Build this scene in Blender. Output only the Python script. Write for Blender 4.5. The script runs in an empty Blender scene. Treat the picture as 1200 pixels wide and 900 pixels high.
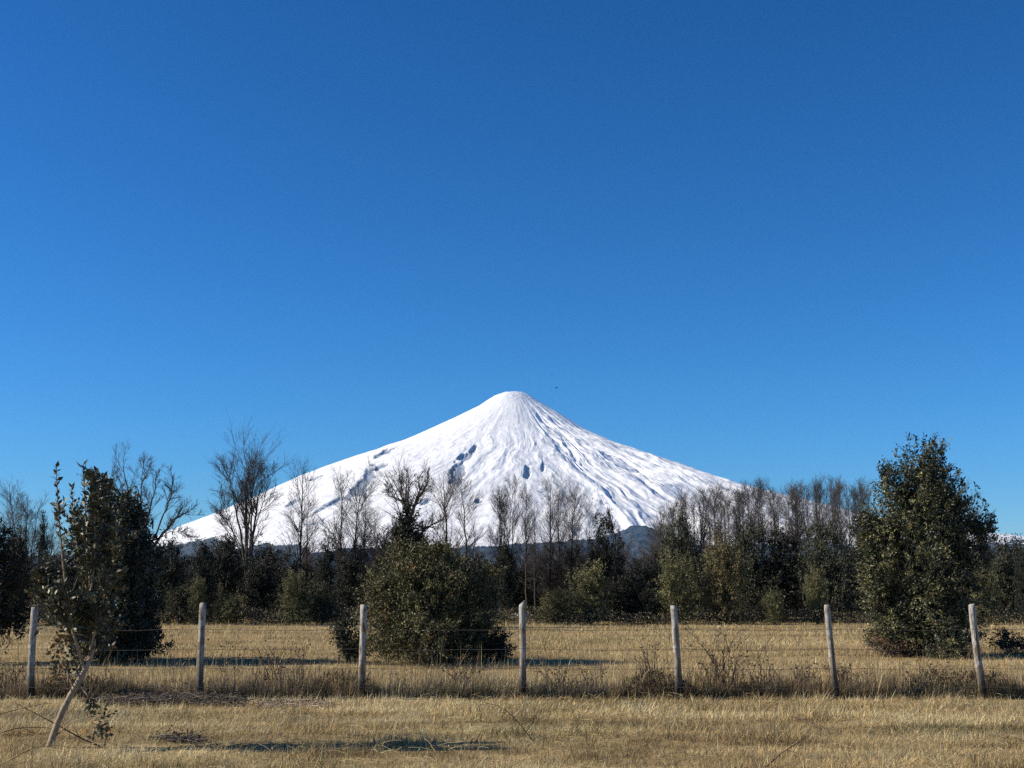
import bpy, math
import numpy as np
from mathutils import Vector

scene = bpy.context.scene
# ------------------------------------------------------------------ camera, world, sun, exposure
F_PX, CX, CY, HOR, EYE = 1500.0, 600.0, 450.0, 684.0, 1.6
PITCH = math.atan((HOR - CY) / F_PX)
cam_d = bpy.data.cameras.new("camera")
cam_d.sensor_width = 36.0
cam_d.lens = 36.0 * F_PX / 1200.0
cam_d.clip_start = 0.1
cam_d.clip_end = 120000.0
cam = bpy.data.objects.new("camera", cam_d)
scene.collection.objects.link(cam)
cam.location = (0, 0, EYE)
cam.rotation_euler = (math.radians(90) + PITCH, 0, 0)
scene.camera = cam

SUN_EL = math.radians(33)
SUN_AZ = math.radians(181)          # math angle of the direction TO the sun, in the XY plane (180 = left)
to_sun = Vector((math.cos(SUN_EL) * math.cos(SUN_AZ), math.cos(SUN_EL) * math.sin(SUN_AZ), math.sin(SUN_EL)))
world = bpy.data.worlds.new("World")
scene.world = world
world.use_nodes = True
wn = world.node_tree.nodes; wl = world.node_tree.links
wn.clear()
sky = wn.new('ShaderNodeTexSky')
sky.sky_type = 'NISHITA'
sky.sun_disc = False
sky.sun_elevation = SUN_EL
sky.sun_rotation = math.radians(90) - SUN_AZ   # 0 = +Y, clockwise
sky.altitude = 300
sky.air_density = 1.0
sky.dust_density = 0.0
sky.ozone_density = 4.0
# the phone's deep blue rendering of a clear winter sky: one colour curve for the whole sky
sepc = wn.new('ShaderNodeSeparateColor'); comb = wn.new('ShaderNodeCombineColor')
wl.new(sky.outputs[0], sepc.inputs[0])
for ch, (gam, k) in enumerate([(1.95, 0.82), (1.42, 0.90), (1.40, 1.24)]):
    m1 = wn.new('ShaderNodeMath'); m1.operation = 'MULTIPLY'; m1.inputs[1].default_value = 0.1
    m2 = wn.new('ShaderNodeMath'); m2.operation = 'POWER'; m2.inputs[1].default_value = gam
    m3 = wn.new('ShaderNodeMath'); m3.operation = 'MULTIPLY'; m3.inputs[1].default_value = k * 7.0
    m4 = wn.new('ShaderNodeMath'); m4.operation = 'MINIMUM'; m4.inputs[1].default_value = 7.0
    wl.new(sepc.outputs[ch], m1.inputs[0]); wl.new(m1.outputs[0], m2.inputs[0]); wl.new(m2.outputs[0], m3.inputs[0])
    wl.new(m3.outputs[0], m4.inputs[0]); wl.new(m4.outputs[0], comb.inputs[ch])
bg = wn.new('ShaderNodeBackground')
bg.inputs[1].default_value = 0.10
wo = wn.new('ShaderNodeOutputWorld')
wl.new(comb.outputs[0], bg.inputs[0])
wl.new(bg.outputs[0], wo.inputs[0])

sun_d = bpy.data.lights.new("sun", 'SUN')
sun_d.energy = 4.3
sun_d.angle = math.radians(0.53)
sun_d.color = (1.0, 0.90, 0.75)
sun = bpy.data.objects.new("sun", sun_d)
scene.collection.objects.link(sun)
sun.rotation_euler = to_sun.to_track_quat('Z', 'Y').to_euler()

scene.view_settings.view_transform = 'Standard'
scene.view_settings.look = 'None'
scene.view_settings.gamma = 1.0
scene.view_settings.exposure = 0.85
scene.render.engine = 'CYCLES'
scene.cycles.max_bounces = 5
scene.cycles.diffuse_bounces = 1
scene.cycles.glossy_bounces = 2
scene.cycles.transmission_bounces = 2
scene.cycles.volume_bounces = 0
scene.cycles.use_denoising = False
scene.render.filter_size = 1.3

# ------------------------------------------------------------------ helpers
cp, sp = math.cos(PITCH), math.sin(PITCH)

def at(px, py, Y):
    x = (px - CX) / F_PX; y = (CY - py) / F_PX
    dy = cp - sp * y; dz = sp + cp * y
    t = Y / dy
    return np.array([x * t, Y, EYE + dz * t])

def gdist(py):
    y = (CY - py) / F_PX
    return -EYE * (cp - sp * y) / (sp + cp * y)

def ground(px, py):
    Y = gdist(py)
    p = at(px, py, Y); p[2] = 0
    return p

def project(P):
    dx = P[..., 0]; dy = P[..., 1]; dz = P[..., 2] - EYE
    fw = dy * cp + dz * sp; up = -dy * sp + dz * cp
    return CX + F_PX * dx / fw, CY - F_PX * up / fw

def lerp(a, b, t): return a + (b - a) * t
def sstep(a, b, x):
    t = np.clip((x - a) / (b - a), 0, 1); return t * t * (3 - 2 * t)

def _hash(ix, iy, seed):
    n = (ix.astype(np.int64) * 374761393 + iy.astype(np.int64) * 668265263 + seed * 1442695041) & 0xFFFFFFFF
    n = ((n ^ (n >> 13)) * 1274126177) & 0xFFFFFFFF
    return ((n ^ (n >> 16)) & 0xFFFFFF) / float(0xFFFFFF)

def vnoise(x, y, seed=0):
    x = np.asarray(x, float); y = np.asarray(y, float)
    ix = np.floor(x); iy = np.floor(y); fx = x - ix; fy = y - iy
    fx = fx * fx * fx * (fx * (fx * 6 - 15) + 10); fy = fy * fy * fy * (fy * (fy * 6 - 15) + 10)
    a = _hash(ix, iy, seed); b = _hash(ix + 1, iy, seed); c = _hash(ix, iy + 1, seed); d = _hash(ix + 1, iy + 1, seed)
    return (a * (1 - fx) + b * fx) * (1 - fy) + (c * (1 - fx) + d * fx) * fy

def fbm(x, y, seed=0, oct=4, gain=0.5):
    s = 0; a = 1; t = 0
    for o in range(oct):
        s = s + a * vnoise(x * 2 ** o + 13.7 * o, y * 2 ** o - 7.3 * o, seed + o); t += a; a *= gain
    return s / t

def ridged(x, y, seed=0, oct=4, gain=0.55):
    s = 0; a = 1; t = 0
    for o in range(oct):
        s = s + a * (1 - np.abs(2 * vnoise(x * 2 ** o + 5.1 * o, y * 2 ** o + 9.7 * o, seed + o) - 1)); t += a; a *= gain
    return s / t

def mesh_obj(name, V, Fq, mat=None, parent=None, smooth=False, cols=None, attrs=None, matrix_loc=None, mat_idx=None):
    """V (n,3), Fq list of int arrays (m,3) or (m,4)"""
    if not isinstance(Fq, list): Fq = [Fq]
    Fq = [f for f in Fq if len(f)]
    V = np.asarray(V, np.float32)
    if matrix_loc is not None: V = V - np.asarray(matrix_loc, np.float32)
    me = bpy.data.meshes.new(name)
    me.vertices.add(len(V)); me.vertices.foreach_set('co', V.ravel())
    loops = np.concatenate([f.ravel() for f in Fq]).astype(np.int32)
    tot = np.concatenate([np.full(len(f), f.shape[1], np.int32) for f in Fq])
    st = np.concatenate([[0], np.cumsum(tot)[:-1]]).astype(np.int32)
    me.loops.add(len(loops)); me.loops.foreach_set('vertex_index', loops)
    me.polygons.add(len(tot)); me.polygons.foreach_set('loop_start', st)
    if smooth: me.polygons.foreach_set('use_smooth', np.ones(len(tot), bool))
    if cols is not None:
        c = np.ones((len(V), 4), np.float32); c[:, :3] = cols
        at_ = me.attributes.new('col', 'FLOAT_COLOR', 'POINT'); at_.data.foreach_set('color', c.ravel())
    for k, v in (attrs or {}).items():
        a_ = me.attributes.new(k, 'FLOAT', 'POINT'); a_.data.foreach_set('value', np.asarray(v, np.float32))
    me.update(calc_edges=True)
    if mat: me.materials.append(mat)
    o = bpy.data.objects.new(name, me)
    scene.collection.objects.link(o)
    if parent is not None: o.parent = parent
    if matrix_loc is not None and parent is None: o.location = tuple(map(float, matrix_loc))
    return o

def tag(o, label=None, cat=None, group=None, kind=None):
    if label: o['label'] = label
    if cat: o['category'] = cat
    if group: o['group'] = group
    if kind: o['kind'] = kind
    return o

def thing(name, loc, label, cat, group=None, rz=0.0, sc=(1, 1, 1)):
    o = bpy.data.objects.new(name, None)
    scene.collection.objects.link(o)
    o.location = tuple(map(float, loc)); o.rotation_euler = (0, 0, rz); o.scale = sc
    o.empty_display_size = 0.2
    return tag(o, label, cat, group)

def tubes(P, R, k=4):
    """P (M,N,3), R (M,N) -> verts, quads"""
    M, N, _ = P.shape
    T = np.gradient(P, axis=1)
    T /= np.linalg.norm(T, axis=2, keepdims=True) + 1e-9
    ref = np.zeros_like(T); ref[..., 0] = 1.0; ref[..., 1] = 0.13
    m = np.abs(np.sum(T * ref, axis=2)) > 0.9
    ref[m] = (0, 0.2, 1.0)
    A = np.cross(T, ref); A /= np.linalg.norm(A, axis=2, keepdims=True) + 1e-9
    B = np.cross(T, A)
    ang = np.arange(k) * 2 * math.pi / k
    V = P[:, :, None, :] + R[:, :, None, None] * (A[:, :, None, :] * np.cos(ang)[None, None, :, None] + B[:, :, None, :] * np.sin(ang)[None, None, :, None])
    V = V.reshape(-1, 3)
    i = np.arange(M)[:, None, None] * N * k; j = np.arange(N - 1)[None, :, None] * k; a = np.arange(k)[None, None, :]; b = (a + 1) % k
    q = np.stack([i + j + a, i + j + b, i + j + k + b, i + j + k + a], axis=-1).reshape(-1, 4)
    return V, q

class Acc:
    def __init__(s): s.V = []; s.F3 = []; s.F4 = []; s.C = []; s.n = 0
    def add(s, V, F, col=None):
        V = np.asarray(V, float); F = np.asarray(F)
        if not len(V): return
        (s.F3 if F.shape[1] == 3 else s.F4).append(F + s.n)
        s.V.append(V); s.n += len(V)
        if col is not None:
            c = np.asarray(col, float)
            s.C.append(np.broadcast_to(c, (len(V), 3)) if c.ndim == 1 else c)
    def build(s, name, mat, parent=None, smooth=False, loc=None):
        V = np.concatenate(s.V); F = []
        if s.F3: F.append(np.concatenate(s.F3))
        if s.F4: F.append(np.concatenate(s.F4))
        c = np.concatenate(s.C) if s.C else None
        return mesh_obj(name, V, F, mat, parent, smooth, c, matrix_loc=loc)

def unit(v): return v / (np.linalg.norm(v, axis=-1, keepdims=True) + 1e-9)

def leaves(rng, P, D, L, W, col, var=0.25, fold=0.25):
    """diamond leaves; P base (n,3), D direction, L length (n), W width (n)"""
    n = len(P); D = unit(D)
    S = unit(np.cross(D, unit(rng.normal(size=(n, 3)))))
    Nn = np.cross(D, S)
    L = np.broadcast_to(L, (n,))[:, None]; W = np.broadcast_to(W, (n,))[:, None]
    mid = P + D * L * 0.45
    V = np.stack([P, mid + S * W * 0.5 + Nn * W * fold, P + D * L, mid - S * W * 0.5 + Nn * W * fold], axis=1).reshape(-1, 3)
    F = np.arange(4 * n).reshape(n, 4)
    c = np.asarray(col, float)
    if c.ndim == 1: c = np.broadcast_to(c, (n, 3))
    br = np.exp(rng.normal(0, var, (n, 1)))
    hue = 1 + rng.normal(0, var * 0.25, (n, 3))
    C = np.clip(c * br * hue, 0.003, 0.9)
    return V, F, np.repeat(C, 4, axis=0)

def grow(rng, P, R, nch, t0, t1, ang, length, npts, up, wig, rfac, rtip=0.15, taper=1.0):
    M, N, _ = P.shape
    t = rng.uniform(t0, t1, (M, nch))
    t = np.sort(t, axis=1)
    f = t * (N - 1); i0 = np.clip(f.astype(int), 0, N - 2); fr = (f - i0)[..., None]
    mi = np.arange(M)[:, None]
    S = P[mi, i0] * (1 - fr) + P[mi, i0 + 1] * fr
    T = unit(P[mi, i0 + 1] - P[mi, i0])
    r0 = (R[mi, i0] * (1 - fr[..., 0]) + R[mi, i0 + 1] * fr[..., 0]) * rfac
    plen = np.sum(np.linalg.norm(np.diff(P, axis=1), axis=2), axis=1)[:, None]
    ln = plen * rng.uniform(length[0], length[1], (M, nch)) * (1 - 0.55 * t * taper)
    S = S.reshape(-1, 3); T = T.reshape(-1, 3); ln = ln.ravel(); r0 = r0.ravel()
    n = len(S)
    perp = unit(np.cross(T, rng.normal(size=(n, 3))))
    a = rng.uniform(ang[0], ang[1], (n, 1))
    d = unit(np.cos(a) * T + np.sin(a) * perp)
    Q = np.zeros((n, npts, 3)); Q[:, 0] = S
    st = (ln / (npts - 1))[:, None]
    for k in range(1, npts):
        d = unit(d + np.array([0, 0, up]) / (npts - 1) + rng.normal(0, wig, (n, 3)))
        Q[:, k] = Q[:, k - 1] + d * st
    w = np.linspace(0, 1, npts)[None, :]
    RR = r0[:, None] * (1 - w * (1 - rtip))
    return Q, RR

# ------------------------------------------------------------------ materials
def new_mat(name):
    m = bpy.data.materials.new(name); m.use_nodes = True
    nt = m.node_tree; b = nt.nodes['Principled BSDF']
    return m, nt, b

def attr_mat(name, rough=0.8, spec=0.3, noise=0.0, scale=10.0, transl=0.0):
    m, nt, b = new_mat(name)
    a = nt.nodes.new('ShaderNodeAttribute'); a.attribute_name = 'col'
    src = a.outputs['Color']
    if noise > 0:
        tc = nt.nodes.new('ShaderNodeTexCoord'); nz = nt.nodes.new('ShaderNodeTexNoise')
        nz.inputs['Scale'].default_value = scale; nz.inputs['Detail'].default_value = 4
        nt.links.new(tc.outputs['Object'], nz.inputs['Vector'])
        mr = nt.nodes.new('ShaderNodeMapRange'); mr.inputs['To Min'].default_value = 1 - noise; mr.inputs['To Max'].default_value = 1 + noise
        nt.links.new(nz.outputs['Fac'], mr.inputs['Value'])
        mx = nt.nodes.new('ShaderNodeVectorMath'); mx.operation = 'SCALE'
        nt.links.new(src, mx.inputs[0]); nt.links.new(mr.outputs[0], mx.inputs['Scale'])
        src = mx.outputs[0]
    nt.links.new(src, b.inputs['Base Color'])
    b.inputs['Roughness'].default_value = rough
    b.inputs['Specular IOR Level'].default_value = spec
    if transl > 0:
        out = nt.nodes['Material Output']
        tr = nt.nodes.new('ShaderNodeBsdfTranslucent'); nt.links.new(src, tr.inputs['Color'])
        ms = nt.nodes.new('ShaderNodeMixShader'); ms.inputs[0].default_value = transl
        nt.links.new(b.outputs[0], ms.inputs[1]); nt.links.new(tr.outputs[0], ms.inputs[2])
        nt.links.new(ms.outputs[0], out.inputs['Surface'])
    return m

M_leaf = attr_mat('leaf', rough=0.6, spec=0.3, transl=0.05)
M_leaf_gloss = attr_mat('glossy_leaf', rough=0.5, spec=0.35, transl=0.05)
M_grass = attr_mat('dry_grass', rough=0.8, spec=0.2, transl=0.18)
M_twig = attr_mat('twig', rough=0.9, spec=0.1)
M_bark = attr_mat('bark', rough=0.9, spec=0.15, noise=0.75, scale=26.0)

def snow_mat():
    m, nt, b = new_mat('snow_rock_shade_forest')
    N = nt.nodes; L = nt.links
    ar = N.new('ShaderNodeAttribute'); ar.attribute_name = 'rock_shade'
    af = N.new('ShaderNodeAttribute'); af.attribute_name = 'forest'
    geo = N.new('ShaderNodeNewGeometry')
    def noise(scale, det=6, rough=0.6):
        n = N.new('ShaderNodeTexNoise'); n.inputs['Scale'].default_value = scale; n.inputs['Detail'].default_value = det
        n.inputs['Roughness'].default_value = rough
        L.new(geo.outputs['Position'], n.inputs['Vector']); return n
    n1 = noise(0.012); n2 = noise(0.004); n3 = noise(0.05, 3)
    def edge(att, n, w, lo, hi):
        ma = N.new('ShaderNodeMath'); ma.operation = 'MULTIPLY_ADD'
        L.new(n.outputs['Fac'], ma.inputs[0]); ma.inputs[1].default_value = w; L.new(att.outputs['Fac'], ma.inputs[2])
        mr = N.new('ShaderNodeMapRange'); mr.interpolation_type = 'SMOOTHSTEP'
        mr.inputs['From Min'].default_value = lo; mr.inputs['From Max'].default_value = hi
        L.new(ma.outputs[0], mr.inputs['Value']); return mr
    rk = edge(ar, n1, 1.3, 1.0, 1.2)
    fo = edge(af, n1, 1.1, 0.95, 1.12)
    snow = N.new('ShaderNodeMix'); snow.data_type = 'RGBA'
    snow.inputs['A'].default_value = (0.72, 0.73, 0.74, 1); snow.inputs['B'].default_value = (0.82, 0.82, 0.82, 1)
    L.new(n2.outputs['Fac'], snow.inputs['Factor'])
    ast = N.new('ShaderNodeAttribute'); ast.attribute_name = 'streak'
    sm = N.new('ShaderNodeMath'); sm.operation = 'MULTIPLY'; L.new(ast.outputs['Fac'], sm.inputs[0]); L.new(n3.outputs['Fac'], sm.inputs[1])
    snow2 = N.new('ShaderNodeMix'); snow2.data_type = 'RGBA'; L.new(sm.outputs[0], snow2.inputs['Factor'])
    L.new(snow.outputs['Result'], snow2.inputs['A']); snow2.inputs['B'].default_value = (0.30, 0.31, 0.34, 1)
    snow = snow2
    rock_shade = N.new('ShaderNodeMix'); rock_shade.data_type = 'RGBA'
    rock_shade.inputs['A'].default_value = (0.13, 0.15, 0.19, 1); rock_shade.inputs['B'].default_value = (0.40, 0.44, 0.50, 1)  # shade of the hollows put into a blue-grey, shared with gully rock
    L.new(n3.outputs['Fac'], rock_shade.inputs['Factor'])
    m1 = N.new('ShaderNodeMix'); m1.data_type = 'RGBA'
    L.new(rk.outputs[0], m1.inputs['Factor']); L.new(snow.outputs['Result'], m1.inputs['A']); L.new(rock_shade.outputs['Result'], m1.inputs['B'])
    fr = N.new('ShaderNodeMix'); fr.data_type = 'RGBA'
    fr.inputs['A'].default_value = (0.02, 0.028, 0.025, 1); fr.inputs['B'].default_value = (0.07, 0.07, 0.065, 1)
    L.new(n3.outputs['Fac'], fr.inputs['Factor'])
    m2 = N.new('ShaderNodeMix'); m2.data_type = 'RGBA'
    L.new(fo.outputs[0], m2.inputs['Factor']); L.new(m1.outputs['Result'], m2.inputs['A']); L.new(fr.outputs['Result'], m2.inputs['B'])
    L.new(m2.outputs['Result'], b.inputs['Base Color'])
    b.inputs['Roughness'].default_value = 0.75; b.inputs['Specular IOR Level'].default_value = 0.2
    bump = N.new('ShaderNodeBump'); bump.inputs['Strength'].default_value = 0.5; bump.inputs['Distance'].default_value = 12.0
    L.new(n1.outputs['Fac'], bump.inputs['Height']); L.new(bump.outputs[0], b.inputs['Normal'])
    return m

def forest_mat():
    m, nt, b = new_mat('far_forest')
    N = nt.nodes; L = nt.links
    geo = N.new('ShaderNodeNewGeometry')
    n = N.new('ShaderNodeTexNoise'); n.inputs['Scale'].default_value = 0.02; n.inputs['Detail'].default_value = 8; n.inputs['Roughness'].default_value = 0.75
    L.new(geo.outputs['Position'], n.inputs['Vector'])
    r = N.new('ShaderNodeMix'); r.data_type = 'RGBA'
    r.inputs['A'].default_value = (0.016, 0.026, 0.038, 1); r.inputs['B'].default_value = (0.11, 0.135, 0.165, 1)  # blue of distant haze put into the forest colour
    mrf = N.new('ShaderNodeMapRange'); mrf.inputs['From Min'].default_value = 0.38; mrf.inputs['From Max'].default_value = 0.72
    L.new(n.outputs['Fac'], mrf.inputs['Value']); L.new(mrf.outputs[0], r.inputs['Factor']); L.new(r.outputs['Result'], b.inputs['Base Color'])
    b.inputs['Roughness'].default_value = 0.95; b.inputs['Specular IOR Level'].default_value = 0.05
    bp = N.new('ShaderNodeBump'); bp.inputs['Strength'].default_value = 0.8; bp.inputs['Distance'].default_value = 25
    L.new(n.outputs['Fac'], bp.inputs['Height']); L.new(bp.outputs[0], b.inputs['Normal'])
    return m

def ground_mat():
    m, nt, b = new_mat('straw_soil')
    N = nt.nodes; L = nt.links
    geo = N.new('ShaderNodeNewGeometry')
    def noise(s, d=5):
        n = N.new('ShaderNodeTexNoise'); n.inputs['Scale'].default_value = s; n.inputs['Detail'].default_value = d
        mp = N.new('ShaderNodeMapping'); mp.inputs['Scale'].default_value = (1.0, 2.2, 1.0)
        L.new(geo.outputs['Position'], mp.inputs['Vector']); L.new(mp.outputs[0], n.inputs['Vector']); return n
    a = noise(0.35); c = noise(14.0)
    r1 = N.new('ShaderNodeValToRGB')
    r1.color_ramp.elements[0].position = 0.3; r1.color_ramp.elements[0].color = (0.17, 0.125, 0.06, 1)
    r1.color_ramp.elements[1].position = 0.7; r1.color_ramp.elements[1].color = (0.52, 0.39, 0.19, 1)
    L.new(c.outputs['Fac'], r1.inputs[0])
    mx = N.new('ShaderNodeMix'); mx.data_type = 'RGBA'; mx.blend_type = 'MULTIPLY'; mx.inputs['Factor'].default_value = 0.7
    r2 = N.new('ShaderNodeValToRGB')
    r2.color_ramp.elements[0].position = 0.35; r2.color_ramp.elements[0].color = (0.62, 0.6, 0.55, 1)
    r2.color_ramp.elements[1].position = 0.65; r2.color_ramp.elements[1].color = (1, 1, 1, 1)
    L.new(a.outputs['Fac'], r2.inputs[0])
    L.new(r1.outputs[0], mx.inputs['A']); L.new(r2.outputs[0], mx.inputs['B'])
    L.new(mx.outputs['Result'], b.inputs['Base Color'])
    b.inputs['Roughness'].default_value = 0.95; b.inputs['Specular IOR Level'].default_value = 0.1
    bp = N.new('ShaderNodeBump'); bp.inputs['Strength'].default_value = 0.9; bp.inputs['Distance'].default_value = 0.04
    L.new(c.outputs['Fac'], bp.inputs['Height']); L.new(bp.outputs[0], b.inputs['Normal'])
    return m

def post_mat():
    m, nt, b = new_mat('weathered_post')
    N = nt.nodes; L = nt.links
    tc = N.new('ShaderNodeTexCoord')
    def noise(s, sc, d=6):
        n = N.new('ShaderNodeTexNoise'); n.inputs['Scale'].default_value = s; n.inputs['Detail'].default_value = d
        mp = N.new('ShaderNodeMapping'); mp.inputs['Scale'].default_value = sc
        oi = N.new('ShaderNodeObjectInfo')
        L.new(oi.outputs['Random'], mp.inputs['Location'])
        L.new(tc.outputs['Object'], mp.inputs['Vector']); L.new(mp.outputs[0], n.inputs['Vector']); return n
    grain = noise(30, (1, 1, 0.06)); peel = noise(17, (1, 1, 0.4)); fine = noise(60, (1, 1, 0.2))
    wood = N.new('ShaderNodeValToRGB'); e = wood.color_ramp.elements
    e[0].position = 0.3; e[0].color = (0.055, 0.042, 0.030, 1); e[1].position = 0.7; e[1].color = (0.30, 0.25, 0.19, 1)
    L.new(grain.outputs['Fac'], wood.inputs[0])
    paint = N.new('ShaderNodeValToRGB'); e = paint.color_ramp.elements
    e[0].position = 0.3; e[0].color = (0.16, 0.150, 0.130, 1); e[1].position = 0.66; e[1].color = (0.44, 0.43, 0.395, 1)
    L.new(fine.outputs['Fac'], paint.inputs[0])
    sep = N.new('ShaderNodeSeparateXYZ'); L.new(tc.outputs['Object'], sep.inputs[0])
    # paint survives on the upper part, peels in patches lower down
    ma = N.new('ShaderNodeMath'); ma.operation = 'MULTIPLY_ADD'; ma.inputs[1].default_value = 0.12
    L.new(sep.outputs['Z'], ma.inputs[0]); L.new(peel.outputs['Fac'], ma.inputs[2])
    mr = N.new('ShaderNodeMapRange'); mr.inputs['From Min'].default_value = 0.57; mr.inputs['From Max'].default_value = 0.62
    L.new(ma.outputs[0], mr.inputs['Value'])
    mx = N.new('ShaderNodeMix'); mx.data_type = 'RGBA'
    L.new(mr.outputs[0], mx.inputs['Factor']); L.new(wood.outputs[0], mx.inputs['A']); L.new(paint.outputs[0], mx.inputs['B'])
    # darker towards the foot, with an uneven edge
    mz = N.new('ShaderNodeMath'); mz.operation = 'MULTIPLY_ADD'; mz.inputs[1].default_value = -0.35
    L.new(peel.outputs['Fac'], mz.inputs[0]); L.new(sep.outputs['Z'], mz.inputs[2])
    fz = N.new('ShaderNodeMapRange'); fz.inputs['From Min'].default_value = 0.0; fz.inputs['From Max'].default_value = 0.36
    fz.inputs['To Min'].default_value = 0.14; fz.inputs['To Max'].default_value = 1.0
    L.new(mz.outputs[0], fz.inputs['Value'])
    sc = N.new('ShaderNodeVectorMath'); sc.operation = 'SCALE'
    L.new(mx.outputs['Result'], sc.inputs[0]); L.new(fz.outputs[0], sc.inputs['Scale'])
    L.new(sc.outputs[0], b.inputs['Base Color'])
    b.inputs['Roughness'].default_value = 0.85; b.inputs['Specular IOR Level'].default_value = 0.2
    bp = N.new('ShaderNodeBump'); bp.inputs['Strength'].default_value = 0.7; bp.inputs['Distance'].default_value = 0.006
    L.new(grain.outputs['Fac'], bp.inputs['Height']); L.new(bp.outputs[0], b.inputs['Normal'])
    return m

def plain_mat(name, col, rough=0.6, metal=0.0):
    m, nt, b = new_mat(name)
    tc = nt.nodes.new('ShaderNodeTexCoord'); nz = nt.nodes.new('ShaderNodeTexNoise'); nz.inputs['Scale'].default_value = 12
    nt.links.new(tc.outputs['Object'], nz.inputs['Vector'])
    mx = nt.nodes.new('ShaderNodeMix'); mx.data_type = 'RGBA'
    mx.inputs['A'].default_value = tuple(c * 0.75 for c in col) + (1,); mx.inputs['B'].default_value = tuple(min(1, c * 1.15) for c in col) + (1,)
    nt.links.new(nz.outputs['Fac'], mx.inputs['Factor']); nt.links.new(mx.outputs['Result'], b.inputs['Base Color'])
    b.inputs['Roughness'].default_value = rough; b.inputs['Metallic'].default_value = metal
    return m

M_snow = snow_mat(); M_forest = forest_mat(); M_ground = ground_mat(); M_post = post_mat()
M_wire = plain_mat('rusty_wire', (0.11, 0.095, 0.08), 0.6, 0.3)
M_white = plain_mat('white_paint', (0.72, 0.74, 0.75), 0.6)
M_bird = plain_mat('dark_feathers', (0.03, 0.03, 0.035), 0.7)

# ------------------------------------------------------------------ ground sheet (gently uneven near, flat far)
def gz(x, y):
    x = np.asarray(x, float); y = np.asarray(y, float)
    d = np.sqrt(x * x + y * y)
    amp = 0.05 * (1 - sstep(60, 140, d))
    return (fbm(x * 0.35, y * 0.8, 3, 3) - 0.5) * amp

def make_ground():
    xs = np.concatenate([[-40000, -15000, -6000, -2500, -1000, -400, -150, -80], np.linspace(-45, 45, 150), [80, 150, 400, 1000, 2500, 6000, 15000, 40000]])
    ys = np.concatenate([[-3000, -600, -100, -20, 0], np.linspace(6, 70, 160), [90, 130, 250, 600, 1500, 3500, 8000, 16000, 40000]])
    X, Y = np.meshgrid(xs, ys); Z = gz(X, Y)
    V = np.stack([X, Y, Z], -1).reshape(-1, 3)
    nx, ny = len(xs), len(ys)
    i = (np.arange(ny - 1)[:, None] * nx + np.arange(nx - 1)[None, :]).ravel()
    F = np.stack([i, i + 1, i + nx + 1, i + nx], 1)
    o = mesh_obj('ground', V, F, M_ground, smooth=True)
    tag(o, 'flat dry straw coloured field running to the trees', kind='structure')
make_ground()

# ------------------------------------------------------------------ volcano
DV = 16000.0
def profile(lst, c):
    r = []; z = []
    for px, py in lst:
        p = at(px, py, DV); r.append(abs(p[0] - c)); z.append(p[2])
    return np.array(r), np.array(z)

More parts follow.
